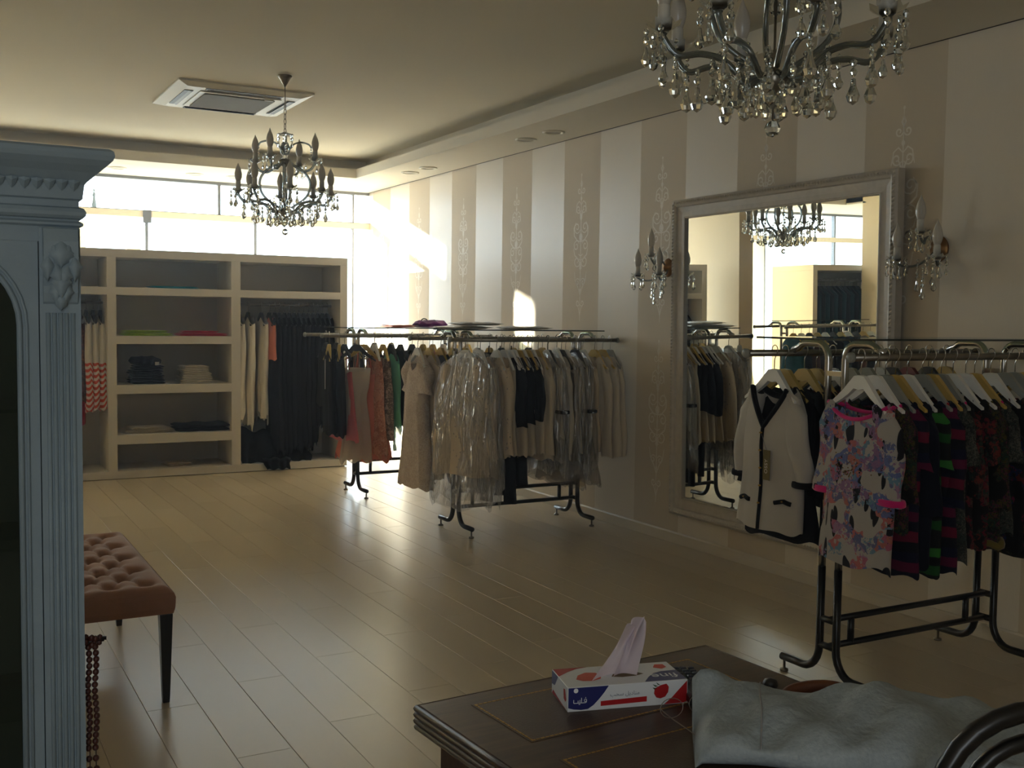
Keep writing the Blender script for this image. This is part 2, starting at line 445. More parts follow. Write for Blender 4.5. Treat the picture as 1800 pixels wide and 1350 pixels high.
def place(name, me, parent=None, loc=(0, 0, 0), rz=0.0):
    o = bpy.data.objects.new(name, me); COL.objects.link(o)
    o.location = loc; o.rotation_euler = (0, 0, rz)
    if parent: o.parent = parent
    return o
def tag(o, label=None, cat=None, group=None, kind=None):
    if label: o['label'] = label
    if cat: o['category'] = cat
    if group: o['group'] = group
    if kind: o['kind'] = kind
    return o
def thing(name, label, cat, loc=(0, 0, 0), rz=0.0, group=None):
    o = bpy.data.objects.new(name, None); COL.objects.link(o); o.empty_display_size = 0.05
    o.location = loc; o.rotation_euler = (0, 0, rz)
    return tag(o, label, cat, group)
def struct(o, label=None):
    o['kind'] = 'structure'
    if label: o['label'] = label; 
    return o
KIDS = {}
def copy_tree(o, parent=None):
    c = o.copy(); COL.objects.link(c)
    if parent: c.parent = parent
    for ch in list(o.children): copy_tree(ch, c)
    return c
def arc(c, r, a0, a1, n, plane='xz'):
    out = []
    for i in range(n + 1):
        a = radians(a0 + (a1 - a0) * i / n); p, q = r * cos(a), r * sin(a)
        out.append({'xz': (c[0] + p, c[1], c[2] + q), 'yz': (c[0], c[1] + p, c[2] + q), 'xy': (c[0] + p, c[1] + q, c[2])}[plane])
    return out
ORD = ['first', 'second', 'third', 'fourth', 'fifth', 'sixth', 'seventh', 'eighth', 'ninth', 'tenth', 'eleventh', 'twelfth', 'thirteenth', 'fourteenth', 'fifteenth', 'sixteenth']

# ------------------------------------------------------------------ room shell
fl = struct(MB().box(-3.8, XR + 0.1, YF - 0.1, YB + 0.25, -0.12, -0.011).build('floor', 'gap_dark'), 'pale oak laminate floor')
MB().box(XL, XR, YF, 1.60, -0.011, 0.0).build('floor_boards_near', 'oak_laminate', fl)
tag(fl.children[0], kind='stuff')
PW, PL = 0.193, 1.32
pm = None
rows = int((XR - XL) / PW) + 1
for i in range(rows):
    x0 = XL + i * PW; off = (i * 0.437) % 1.0 * PL
    y = 1.60 - off
    while y < YB + 0.1:
        a, b2 = max(y, 1.60), min(y + PL, YB + 0.12)
        w = min(PW, XR - x0)
        if b2 - a > 0.03 and w > 0.01:
            if pm is None:
                pmb = MB().box(0.0008, PW - 0.0008, 0.0008, PL - 0.0008, -0.011, 0.0, 0.0012); pm = pmb.mesh('plank'); pm.materials.append(MAT['oak_laminate'])
            o = place('plank', pm, fl, (x0, a, 0)); o.scale = (w / PW, (b2 - a) / PL, 1)
        y += PL

wr = struct(MB().box(XR, XR + 0.12, YF, YB + 0.3, 0, 3.3).build('wall_right', 'striped_wallpaper'), 'wallpapered wall with wide satin and matt stripes')
XA = -3.9                                       # the window wall runs on into an alcove behind the left wall
struct(MB().box(XL - 0.12, XL, YF, 9.95, 0, 3.3).build('wall_left', 'wall_paint'))
struct(MB().box(XA, XL - 0.12, 9.83, 9.95, 0, 3.3).build('wall_left', 'wall_paint'), 'return wall closing the alcove towards the viewer')
struct(MB().box(XA - 0.12, XA, 9.83, YB + 0.08, 0, 3.3).build('wall_left', 'wall_paint'), 'end wall of the alcove')
struct(MB().box(XL - 0.1, XR + 0.1, YF - 0.12, YF, 0, 3.3).build('wall_front', 'wall_paint'))
struct(MB().box(-0.22, 0.0, 10.04, YB, 0, ZS).build('pillar', 'pillar_paint'), 'square plastered pillar beside the shelving')
# raised ceiling with a cove: soffit along the right and window walls, riser set back behind a lip
TX, TY = 3.835, 10.235
struct(MB().box(XL, TX + 0.4, YF, TY + 0.5, ZC, ZC + 0.1).build('ceiling', 'ceiling_paint'), 'raised matt ceiling')
m = MB()
m.box(TX + 0.03, XR - 0.012, YF, YB + 0.05, ZS, ZS + 0.02)
m.box(XA, TX + 0.03, TY + 0.03, YB + 0.05, ZS, ZS + 0.02); m.box(XA, XL, 9.9, TY + 0.03, ZS, ZS + 0.02)
m.box(TX, TX + 0.03, YF, TY + 0.03, ZS, ZS + 0.09)
m.box(XL, TX, TY, TY + 0.03, ZS, ZS + 0.09)
struct(MB().box(XA - 0.12, XR + 0.12, YF - 0.12, YB + 0.10, 3.3, 3.4).build('roof', 'wall_paint'), 'roof slab above the ceiling')  # unseen slab added to keep stray sun out of the ceiling void
struct(MB().box(XA - 0.12, XR + 0.12, YB + 0.05, YB + 0.10, ZS, 3.3).build('wall_back', 'wall_paint'), 'wall strip above the windows')  # unseen strip added to close the same light leak at the window side
struct(m.build('ceiling_soffit', 'soffit_paint'), 'lower ceiling border with a raised lip')
m = MB(); m.box(TX + 0.18, TX + 0.22, YF, TY + 0.24, ZS + 0.02, ZC); m.box(XL, TX + 0.22, TY + 0.20, TY + 0.24, ZS + 0.02, ZC)
struct(m.build('trim_1', 'soffit_paint'), 'cove riser behind the ceiling lip')
struct(MB().box(XR - 0.014, XR - 0.001, YF, YB, ZS - 0.001, ZS + 0.016).build('trim_2', 'shadow_gap'), 'dark shadow gap where wall meets ceiling')  # shade of the narrow ceiling gap, put in as a dark-coloured strip
bb = MB(); bb.prism([(XR - 0.016, 0.001), (XR - 0.001, 0.001), (XR - 0.001, 0.075), (XR - 0.009, 0.075), (XR - 0.016, 0.066)], YF, YB, 'y')
struct(bb.build('baseboard_right', 'skirting_white'))

# wallpaper ornaments, flocked on the matt stripes
def ribbon(mb, pts, w):
    n = len(pts); t = 0.0009
    vs = []
    for i, (y, z) in enumerate(pts):
        a = pts[max(0, i - 1)]; b3 = pts[min(n - 1, i + 1)]
        d = Vector((b3[0] - a[0], b3[1] - a[1])); d = d.normalized() if d.length > 0 else Vector((0, 1))
        ww = w * (0.35 + 0.65 * sin(pi * (0.12 + 0.8 * i / max(1, n - 1))))
        nn = Vector((-d.y, d.x)) * ww * 0.5
        vs += [(-t, y + nn.x, z + nn.y), (-t, y - nn.x, z - nn.y)]
    mb.add(vs, [(2 * i, 2 * i + 1, 2 * i + 3, 2 * i + 2) for i in range(n - 1)])
def spiral(cy, cz, r0, r1, a0, turns, n=14):
    return [(cy + (r0 + (r1 - r0) * i / n) * cos(radians(a0) + turns * 2 * pi * i / n), cz + (r0 + (r1 - r0) * i / n) * sin(radians(a0) + turns * 2 * pi * i / n)) for i in range(n + 1)]
mo = MB()
for sg in (1, -1):
    def R(pts, w=0.010): ribbon(mo, [(sg * a, b4) for a, b4 in pts], w)
    R(spiral(0.055, 0.16, 0.05, 0.008, 200, 1.4)); R(spiral(0.062, 0.02, 0.045, 0.008, 160, -1.4))
    R(spiral(0.05, -0.10, 0.05, 0.008, 170, 1.3)); R(spiral(0.04, 0.30, 0.035, 0.006, 200, 1.3))
    R(spiral(0.04, -0.26, 0.032, 0.006, 160, -1.3)); R(spiral(0.03, -0.42, 0.028, 0.005, 190, 1.2)); R(spiral(0.028, 0.44, 0.026, 0.005, 190, 1.2))
    R([(0.0, 0.05), (0.05, 0.06), (0.095, 0.10), (0.10, 0.16), (0.07, 0.20)], 0.012)
    R([(0.0, -0.12), (0.04, -0.08), (0.085, -0.05), (0.10, 0.0)], 0.012)
    R([(0.0, -0.36), (0.03, -0.30), (0.07, -0.25), (0.085, -0.18)], 0.010)
    R([(0.0, 0.33), (0.03, 0.36), (0.06, 0.34), (0.075, 0.27)], 0.010)
    R([(0.0, 0.20), (0.012, 0.26), (0.03, 0.30)], 0.012); R([(0.0, -0.52), (0.015, -0.47), (0.03, -0.44)], 0.009)
    for k in range(4): R([(0.0, -0.06 - k * 0.035), (0.03 - k * 0.004, -0.045 - k * 0.035)], 0.014)
    R([(0.0, 0.52), (0.012, 0.49), (0.0, 0.46)], 0.010)
ribbon(mo, [(0, -0.56), (0, -0.2), (0, 0.2), (0, 0.56)], 0.010)
for dz, r in ((0.235, 0.016), (0.085, 0.024), (-0.14, 0.015), (0.38, 0.012), (-0.32, 0.011), (-0.50, 0.008), (0.56, 0.008)):
    mo.add([(-0.001, r * cos(a * pi / 5), dz + 1.3 * r * sin(a * pi / 5)) for a in range(10)], [tuple(range(10))])
mm_ = mo.mesh('wallpaper_motif'); mm_.materials.append(MAT['motif_flock'])
yc = 8.9515 + 2 * 1.02
while yc > -1:
    for zc in (2.05, 0.80):
        place('wallpaper_motif', mm_, wr, (XR, yc, zc))
    yc -= 1.02

# ------------------------------------------------------------------ window wall
def wx(o): return struct(o)
MUL = [-2.0, -0.9, 0.86, 1.978, 3.1, 4.22]
w1 = MB(); fz_ = 0.035
w1.box(XA, XR, YB, YB + 0.08, 0.0, 0.06); w1.box(XA, XR, YB, YB + 0.08, ZS - 0.03, ZS + 0.02)
for x in (-2.98, 0.55, 2.717): w1.box(x, x + 0.03, YB, YB + 0.06, 2.557, ZS - 0.03)
w1.box(4.215, 4.235, YB, YB + 0.06, 0.06, ZS - 0.03)
wn = struct(w1.build('window_1', 'frame_alu'), 'full height glazed shopfront')
for x in (-2.98, -1.63, 0.9, 1.978, 3.10): MB().box(x, x + 0.03, YB, YB + 0.06, 0.06, 2.49).build('mullion', 'frame_alu', wn)
tr_ = MB().box(0.0, XR, YB - 0.02, YB + 0.09, 2.49, 2.552).build('transom', 'rail_cream', wn)
MB().box(0.0, XR, YB - 0.022, YB + 0.092, 2.552, 2.557).build('transom_strip', 'shadow_gap', wn)
MB().box(XA, -0.22, YB - 0.01, YB + 0.06, 2.49, 2.557).build('transom', 'rail_cream', wn)
MB().box(1.955, 2.035, YB - 0.035, YB - 0.022, 2.43, 2.56).build('bracket', 'frame_alu', wn)
prev = XA
for x in (-2.95, -0.22, 0.56, 2.73, 4.225, XR):
    MB().box(prev + 0.004, x - 0.004, YB + 0.028, YB + 0.033, 2.56, ZS - 0.03).build('pane', 'window_glass', wn); prev = x
prev = XA
for x in (-2.95, -1.6, 0.915, 1.993, 3.115, 4.225, XR):
    MB().box(prev + 0.004, x - 0.004, YB + 0.028, YB + 0.033, 0.06, 2.49).build('pane', 'window_glass', wn); prev = x
bl = thing('roller_blind', 'pale yellow roller blind drawn over the window beside the pillar', 'blind', (-0.92, YB - 0.02, 0.02))
MB().box(-0.66, 0.66, -0.003, 0.0, 0.02, 2.44).build('blind_cloth', 'roller_blind', bl); MB().tube([(-0.67, 0, 2.45), (0.67, 0, 2.45)], 0.018, 10).build('roller', 'rail_cream', bl); MB().box(-0.66, 0.66, -0.008, 0.005, 0.0, 0.02).build('bottom_bar', 'rail_cream', bl)
# outside: pale forecourt and cream posts of the building's arcade
struct(MB().box(-14, 18, YB + 0.3, YB + 22, -0.15, -0.05).build('ground', 'pavement'), 'sunlit forecourt outside the windows')
for i, x in enumerate((1.45, 2.02)):
    struct(MB().box(x - 0.06, x + 0.08, YB + 1.0, YB + 1.15, -0.05, 2.5, 0.01).build('post', 'pillar_out'), 'cream post outside behind the shelving, %s one' % ('left' if i == 0 else 'right'))

# added scattering volume: stands in for lens veil over the bays near the windows
n = NT('indoor_haze'); v_ = n.n('ShaderNodeVolumeScatter'); v_.inputs['Density'].default_value = 0.015; v_.inputs['Anisotropy'].default_value = 0.55
n.l(v_.outputs[0], n.out.inputs[1]); MAT['indoor_haze'] = n.m
hz_ = MB().box(XA - 0.3, XR + 0.3, YF - 0.3, YB + 0.16, -0.2, 3.5).build('haze', 'indoor_haze')
tag(hz_, 'thin sunlit haze filling the whole shop interior', 'haze', kind='stuff')

# ------------------------------------------------------------------ ceiling fittings
def downlight(x, y, label, yaw=0.0):
    t = thing('downlight', label, 'light', (x, y, ZS), yaw, 'recessed downlights in the ceiling border')
    m = MB(); m.lathe([(0.062, 0.0), (0.064, -0.008), (0.075, -0.011), (0.085, -0.007), (0.086, 0.0)], 28)
    m.build('trim_ring', 'ac_white', t)
    m = MB(); m.lathe([(0.0, -0.003), (0.060, -0.003), (0.061, -0.0005)], 24); m.build('lens', 'lens_grey', t)
for x, y, lb in ((1.632, 10.82, 'recessed round downlight over the shelving, nearest the blue cabinet'), (2.37, 10.86, 'recessed round downlight over the middle of the shelving'),
                 (2.762, 10.85, 'recessed round downlight partly behind the far chandelier'), (4.118, 9.52, 'round downlight of the far pair by the wallpaper, further one'),
                 (4.132, 9.13, 'round downlight of the far pair by the wallpaper, nearer one'), (4.125, 7.27, 'round downlight of the near pair by the wallpaper, further one'),
                 (4.134, 6.87, 'round downlight of the near pair by the wallpaper, nearer one')):
    downlight(x, y, lb)

ac = thing('ceiling_air_conditioner', 'white square ceiling cassette air conditioner with dark vents', 'air conditioner', (2.0, 7.93, ZC))
H2 = 0.475
m = MB(); o_, i_ = H2, 0.40
pr = [(o_, 0.0), (o_, -0.012), (i_, -0.034), (0.29, -0.034)]
for k in range(len(pr) - 1):
    (a, za), (b5, zb) = pr[k], pr[k + 1]
    m.add([(-a, -a, za), (a, -a, za), (a, a, za), (-a, a, za), (-b5, -b5, zb), (b5, -b5, zb), (b5, b5, zb), (-b5, b5, zb)],
          [(0, 1, 5, 4), (1, 2, 6, 5), (2, 3, 7, 6), (3, 0, 4, 7)])
m.build('panel', 'ac_white', ac)
for k in range(4):
    v = MB(); v.box(-0.27, 0.27, 0.335, 0.395, -0.038, -0.030); vo = v.build('air_slot', 'ac_dark', ac, rz=k * pi / 2)
    lv = MB(); lv.add([(-0.262, 0.345, -0.045), (0.262, 0.345, -0.045), (0.262, 0.368, -0.036), (-0.262, 0.368, -0.036)], [(0, 1, 2, 3)])
    lv.build('louvre', 'frame_alu', vo)
m = MB(); m.box(-0.29, 0.29, -0.29, 0.29, -0.040, -0.034, 0.002); gr_ = m.build('grille', 'ac_white', ac)
m = MB(); m.box(-0.25, 0.25, -0.25, 0.25, -0.0425, -0.0405); m.build('filter', 'ac_dark', gr_)
m = MB()
for k in range(30): m.box(-0.25, 0.25, -0.248 + k * 0.0171, -0.248 + k * 0.0171 + 0.009, -0.047, -0.041)
tag(m.build('grille_slats', 'ac_grille', gr_), kind='stuff')
MB().box(0.17, 0.235, -0.275, -0.262, -0.050, -0.040).build('catch', 'ac_white', gr_)

# ------------------------------------------------------------------ chandeliers
def drop_mesh(h, w, seg=8):
    m = MB(); m.lathe([(0.0, 0.0), (w * 0.16, -h * 0.03), (w * 0.22, -h * 0.30), (w * 0.5, -h * 0.66), (w * 0.36, -h * 0.88), (0.0, -h)], seg, smooth=False)
    m.lathe([(0.0, 0.030), (0.007, 0.024), (0.010, 0.016), (0.007, 0.008), (0.0, 0.002)], 8, smooth=False)
    m.lathe([(0.0, 0.052), (0.006, 0.047), (0.008, 0.040), (0.006, 0.033), (0.0, 0.028)], 8, smooth=False)
    me = m.mesh('crystal_drop'); me.materials.append(MAT['lead_crystal']); return me
DROP_L, DROP_M, DROP_S = drop_mesh(0.072, 0.036), drop_mesh(0.055, 0.028), drop_mesh(0.040, 0.020)
def strand_mesh(n):
    m = MB()
    for k in range(n): m.lathe([(0.0, -k * 0.017), (0.006, -k * 0.017 - 0.005), (0.006, -k * 0.017 - 0.010), (0.0, -k * 0.017 - 0.015)], 6, smooth=False)
    me = m.mesh('crystal_strand'); me.materials.append(MAT['lead_crystal']); return me
STRAND = strand_mesh(6)
def bobeche_mesh(r=0.048):
    m = MB(); sg = 16; vs = []; fs = []
    prof = [(0.008, -0.018), (0.016, -0.006), (0.6 * r, 0.0), (r, 0.014)]
    for q, (rr, z) in enumerate(prof):
        for k in range(sg):
            a = 2 * pi * k / sg; w = 1 + (0.10 * (1 if k % 2 else -1) if q == 3 else 0)
            vs.append((rr * w * cos(a), rr * w * sin(a), z + (0.006 * (1 if k % 2 else -1) if q == 3 else 0)))
    for q in range(3):
        for k in range(sg): fs.append((q * sg + k, q * sg + (k + 1) % sg, (q + 1) * sg + (k + 1) % sg, (q + 1) * sg + k))
    m.add(vs, fs, True); me = m.mesh('bobeche'); me.materials.append(MAT['lead_crystal']); return me
BOB = bobeche_mesh()
def lathe_mesh(name, prof, mat, seg=14):
    me = MB().lathe(prof, seg).mesh(name); me.materials.append(MAT[mat]); return me
SLEEVE = lathe_mesh('candle_sleeve', [(0.017, 0.0), (0.0165, 0.055), (0.012, 0.062)], 'candle_sleeve')
BULB = lathe_mesh('flame_bulb', [(0.014, 0.0), (0.017, 0.008), (0.024, 0.030), (0.0245, 0.052), (0.018, 0.080), (0.007, 0.106), (0.0, 0.126)], 'bulb_frosted')
def smooth_path(pts, n=14):
    out = []; P = [Vector(p) for p in pts]; P = [P[0] * 2 - P[1]] + P + [P[-1] * 2 - P[-2]]
    for i in range(1, len(P) - 2):
        for k in range(n):
            t = k / n; a, b6, c, d = P[i - 1], P[i], P[i + 1], P[i + 2]
            out.append(0.5 * ((2 * b6) + (c - a) * t + (2 * a - 5 * b6 + 4 * c - d) * t * t + (3 * b6 - a - 3 * c + d) * t ** 3))
    out.append(P[-2]); return out
def arm_mesh(name, prof, r=0.0085):
    m = MB(); m.tube(smooth_path([(x, 0, z) for x, z in prof], 5), r, 7); me = m.mesh(name); me.materials.append(MAT['arm_glass']); return me
def candle(t, x, y, z, bob=True, sc=1.0):
    if bob: place('bobeche', BOB, t, (x, y, z))
    s = place('candle', SLEEVE, t, (x, y, z + 0.004)); place('flame_bulb', BULB, s, (0, 0, 0.056))
def drop(t, me, x, y, z, a=0.0): place('crystal_drop', me, t, (x, y, z), a)

def chandelier(loc, label, rz, chain=True):
    rnd = random.Random(5)
    t = thing('chandelier', label, 'chandelier', loc, rz, None)
    MB().lathe([(0.046, 0.0), (0.050, -0.006), (0.042, -0.016), (0.034, -0.026), (0.022, -0.050), (0.012, -0.062), (0.007, -0.075)], 20).build('canopy', 'chrome_worn', t)
    m = MB(); m.tube([(0, 0, -0.07), (0, 0, -0.19)], 0.0035, 6)
    z = -0.19
    for k in range(6):
        a = 0 if k % 2 else pi / 2; pts = []
        for i in range(10):
            q = 2 * pi * i / 10; u = 0.009 * cos(q)
            pts.append((u * cos(a), u * sin(a), z - 0.016 + 0.020 * sin(q)))
        m.tube(pts, 0.0026, 5, closed=True); z -= 0.032
    m.build('chain', 'chrome_worn', t)
    MB().lathe([(0.004, -0.375), (0.006, -0.40), (0.014, -0.41), (0.007, -0.43), (0.022, -0.445), (0.034, -0.475), (0.030, -0.51), (0.016, -0.535), (0.024, -0.55), (0.010, -0.56)], 14).build('glass_stem', 'lead_crystal', t)
    MB().lathe([(0.006, -0.37), (0.024, -0.376), (0.050, -0.392), (0.056, -0.388)], 16).build('crown_dish', 'lead_crystal', t)
    for k in range(6):
        a = 2 * pi * k / 6; drop(t, DROP_S, 0.052 * cos(a), 0.052 * sin(a), -0.435, a)
    MB().lathe([(0.0, -0.545), (0.022, -0.55), (0.044, -0.56), (0.046, -0.572), (0.030, -0.592), (0.008, -0.606), (0.004, -0.70)], 16).build('upper_hub', 'chrome_worn', t)
    MB().lathe([(0.0, -0.69), (0.012, -0.694), (0.019, -0.71), (0.012, -0.726), (0.0, -0.732)], 10, smooth=False).build('crystal_ball', 'lead_crystal', t)
    MB().lathe([(0.0035, -0.70), (0.0035, -0.82), (0.012, -0.83), (0.012, -0.875), (0.032, -0.885), (0.040, -0.90), (0.026, -0.925), (0.008, -0.938), (0.004, -0.96), (0.0025, -1.016)], 16).build('lower_hub', 'chrome_worn', t)
    MB().lathe([(0.0, -0.94), (0.013, -0.946), (0.020, -0.962), (0.013, -0.978), (0.0, -0.984)], 10, smooth=False).build('crystal_ball', 'lead_crystal', t)
    MB().lathe([(0.0, -1.012), (0.015, -1.018), (0.023, -1.036), (0.015, -1.053), (0.0, -1.059)], 10, smooth=False).build('crystal_ball', 'lead_crystal', t)
    up = arm_mesh('upper_arm', [(0.03, -0.565), (0.07, -0.60), (0.13, -0.635), (0.19, -0.62), (0.218, -0.575)])
    hook = arm_mesh('hook_arm', [(0.012, -0.52), (0.045, -0.46), (0.10, -0.435), (0.155, -0.445), (0.175, -0.47)], 0.006)
    cs = arm_mesh('scroll_arm', [(0.035, -0.585), (0.10, -0.61), (0.155, -0.67), (0.165, -0.74), (0.13, -0.81), (0.04, -0.875)])
    lo = arm_mesh('lower_arm', [(0.03, -0.89), (0.08, -0.905), (0.14, -0.855), (0.20, -0.84), (0.265, -0.845), (0.305, -0.80), (0.305, -0.785)], 0.0095)
    for k in range(4):
        a = radians(27 + 90 * k); c, s = cos(a), sin(a)
        place('upper_arm', up, t, (0, 0, 0), a); place('hook_arm', hook, t, (0, 0, 0), a + 0.5); place('scroll_arm', cs, t, (0, 0, 0), a + 0.4)
        candle(t, 0.218 * c, 0.218 * s, -0.565)
        for j in (-1, 0, 1):
            b7 = a + j * 0.9; drop(t, DROP_S, 0.218 * c + 0.046 * cos(b7), 0.218 * s + 0.046 * sin(b7), -0.612, b7)
        place('crystal_strand', STRAND, t, (0.172 * cos(a + 0.5), 0.172 * sin(a + 0.5), -0.475))
    for k in range(8):
        a = radians(14 + 45 * k); c, s = cos(a), sin(a)
        place('lower_arm', lo, t, (0, 0, 0), a); candle(t, 0.305 * c, 0.305 * s, -0.775)
        for j in (-1.2, 0, 1.2):
            b7 = a + j; drop(t, DROP_M, 0.305 * c + 0.046 * cos(b7), 0.305 * s + 0.046 * sin(b7), -0.825, b7)
        drop(t, DROP_L, 0.27 * c, 0.27 * s, -0.890, a)
        a2 = a + radians(22); drop(t, DROP_L, 0.205 * cos(a2), 0.205 * sin(a2), -0.910 - 0.012 * (k % 2), a2)
        drop(t, DROP_M, 0.15 * c, 0.15 * s, -0.925, a); drop(t, DROP_L, 0.12 * cos(a2), 0.12 * sin(a2), -0.925, a2)
        drop(t, DROP_M, 0.065 * c, 0.065 * s, -0.945, a)
        place('crystal_strand', STRAND, t, (0.27 * c, 0.27 * s, -0.80)); place('crystal_strand', STRAND, t, (0.15 * c, 0.15 * s, -0.83))
        place('crystal_strand', STRAND, t, (0.12 * cos(a2), 0.12 * sin(a2), -0.85))
    return t
ch1 = chandelier((2.126, 7.018, ZC), 'crystal chandelier hanging below the air conditioner, two tiers of flame bulbs', 0.35)
ch2 = copy_tree(ch1); ch2.location = (2.094, 2.287, ZC); ch2.rotation_euler = (0, 0, 0.12); ch2.scale = (1.04, 1.04, 1.02)
ch2['label'] = 'large near crystal chandelier cut off by the top of the photo'
for o in (ch1, ch2): o['group'] = 'crystal chandeliers'

# ------------------------------------------------------------------ wall sconces
def sconce(y, z, label):
    t = thing('wall_sconce', label, 'sconce', (XR, y, z), 0, 'crystal wall sconces beside the mirror')
    m = MB(); prof = [(0.0, 0.0), (0.052, 0.0), (0.056, 0.008), (0.050, 0.016), (0.030, 0.022), (0.014, 0.040), (0.0, 0.046)]
    vs = []; fs = []; sg = 20
    for r, h in prof:
        for k in range(sg): vs.append((-h, r * cos(2 * pi * k / sg), r * 1.15 * sin(2 * pi * k / sg)))
    for i in range(len(prof) - 1):
        for k in range(sg): fs.append((i * sg + k, i * sg + (k + 1) % sg, (i + 1) * sg + (k + 1) % sg, (i + 1) * sg + k))
    m.add(vs, fs, True); m.build('backplate', 'brass_aged', t)
    for dy, r, zz, tip in ((-0.12, 0.17, -0.09, -0.055), (0.12, 0.17, -0.09, -0.055), (0.0, 0.15, 0.045, 0.075)):
        L = sqrt(r * r + dy * dy); a = math.atan2(dy, -r)
        am = MB()
        if zz < 0: pr2 = [(0.02, 0.0), (0.06, -0.05), (0.12, -0.085), (L - 0.03, -0.085), (L, zz + 0.02)]
        else: pr2 = [(0.02, 0.0), (0.07, 0.055), (0.11, 0.045), (0.12, 0.02), (L, zz + 0.01)]
        am.tube(smooth_path([(x * cos(a), x * sin(a), q) for x, q in pr2], 5), 0.006, 7)
        am.build('arm', 'arm_glass', t)
        X, Y = L * cos(a), L * sin(a); candle(t, X, Y, tip)
        for j in range(4):
            b7 = j * pi / 2 + 0.4; drop(t, DROP_S if j % 2 else DROP_M, X + 0.046 * cos(b7), Y + 0.046 * sin(b7), tip - 0.045, b7)
    for j, (X, Y, z0) in enumerate(((-0.05, 0, -0.12), (-0.10, 0.05, -0.15), (-0.10, -0.05, -0.15), (-0.12, 0, -0.19))):
        place('crystal_strand', STRAND, t, (X, Y, z0 + 0.10)); drop(t, DROP_M, X, Y, z0 - 0.01)
    return t
sconce(5.80, 1.86, 'crystal wall sconce on the far side of the big mirror, three flame bulbs')
sconce(3.60, 1.875, 'crystal wall sconce on the near side of the big mirror, in shade')

# ------------------------------------------------------------------ big mirror
mir = thing('wall_mirror', 'tall wall mirror in a wide carved white frame behind the near rack', 'mirror', (XR - 0.004, 4.735, 0.21))
mir.rotation_euler = (0, radians(-0.75), 0)
Wm, Hm, Fw = 1.86, 2.085, 0.125
y0, y1 = -Wm / 2, Wm / 2
MB().box(-0.030, -0.024, y0 + Fw - 0.01, y1 - Fw + 0.01, Fw - 0.01, Hm - Fw + 0.01).build('mirror_glass', 'mirror_silver', mir)
MB().box(-0.022, -0.004, y0 + 0.05, y1 - 0.05, 0.05, Hm - 0.05).build('backing', 'gap_dark', mir)
prof = [(0.0, -0.002), (0.0, -0.050), (0.012, -0.062), (0.030, -0.064), (0.044, -0.056), (0.050, -0.044), (0.085, -0.038), (0.112, -0.040), (0.118, -0.048), (0.124, -0.046), (0.125, -0.024)]
corn = lambda d: [(y0 + d, d), (y1 - d, d), (y1 - d, Hm - d), (y0 + d, Hm - d)]
for k, nm in enumerate(('bottom', 'near', 'top', 'far')):
    m = MB(); vs = []
    for d, h in prof:
        c = corn(d); a, b8 = c[k], c[(k + 1) % 4]; vs += [(h, a[0], a[1]), (h, b8[0], b8[1])]
    m.add(vs, [(2 * i, 2 * i + 1, 2 * i + 3, 2 * i + 2) for i in range(len(prof) - 1)])
    m.build('frame_member', 'frame_white', mir)
# carved leaf rope on the raised outer moulding
lf = MB(); c = corn(0.022)
for k in range(4):
    a, b8 = Vector(c[k]), Vector(c[(k + 1) % 4]); L = (b8 - a).length; n_ = int(L / 0.022)
    d = (b8 - a).normalized(); nn = Vector((-d.y, d.x))
    for i in range(n_):
        p = a + d * (L * (i + 0.5) / n_); w = 0.013; l = 0.015
        q = [p + d * l + nn * w * 0.6, p + nn * w, p - d * l - nn * w * 0.6, p - nn * w]
        lf.add([(-0.060, q[0].x, q[0].y), (-0.062, q[1].x, q[1].y), (-0.060, q[2].x, q[2].y), (-0.062, q[3].x, q[3].y), (-0.073, p.x, p.y)],
               [(0, 1, 4), (1, 2, 4), (2, 3, 4), (3, 0, 4)])
tag(lf.build('carved_leaves', 'frame_white', mir), kind='stuff')

# ------------------------------------------------------------------ built shelving units
def shelf_unit(x0, x1, y0, y1, h, dividers, shelves, label, rods, top_bay=True):
    t = thing('shelving_unit', label, 'shelving', ((x0 + x1) / 2, y0, 0))
    X = lambda x: x - (x0 + x1) / 2
    D = y1 - y0; T = 0.075; pt = 'unit_paint'
    MB().box(X(x0), X(x1), 0, D, 0.006, 0.074, 0.002).build('plinth', pt, t)
    MB().box(X(x0) + 0.02, X(x1) - 0.02, 0.02, D, 0.0, 0.006).build('plinth_gap', 'gap_dark', t)
    MB().box(X(x0), X(x1), 0, D, h - T, h, 0.002).build('top_panel', pt, t)
    MB().box(X(x0), X(x0) + T, 0, D, 0.074, h - T, 0.001).build('side_panel', pt, t)
    MB().box(X(x1) - T, X(x1), 0, D, 0.074, h - T, 0.001).build('side_panel', pt, t)
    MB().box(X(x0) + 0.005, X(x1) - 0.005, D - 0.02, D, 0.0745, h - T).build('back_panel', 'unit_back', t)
    for a, b9 in dividers: MB().box(X(a), X(b9), 0, D - 0.02, 0.074, h - T, 0.001).build('divider', pt, t)
    for a, b9, za, zb in shelves: MB().box(X(a), X(b9), 0.001, D - 0.02, za, zb, 0.001).build('shelf', pt, t)
    for a, b9, z in rods:
        MB().tube([(X(a), 0.27, z), (X(b9), 0.27, z)], 0.0125, 10).build('hanging_rod', 'chrome_worn', t)
    return t
UY = 10.04
shelf_unit(0.50, 3.677, UY, UY + 0.58, 2.08, [(1.418, 1.495), (2.524, 2.610)],
           [(0.575, 1.418, 1.67, 1.738), (1.495, 2.524, 1.67, 1.738), (2.61, 3.602, 1.67, 1.738), (1.495, 2.524, 1.228, 1.30), (1.495, 2.524, 0.776, 0.855), (1.495, 2.524, 0.316, 0.401)],
           'long pale built-in shelving unit with hanging bays below the windows', [(0.575, 1.418, 1.600), (2.61, 3.602, 1.605)])
shelf_unit(-2.95, -1.23, UY, UY + 0.75, 2.1, [], [], 'separate pale wardrobe unit holding dark gowns, seen in the mirror', [(-2.87, -1.305, 1.90)])

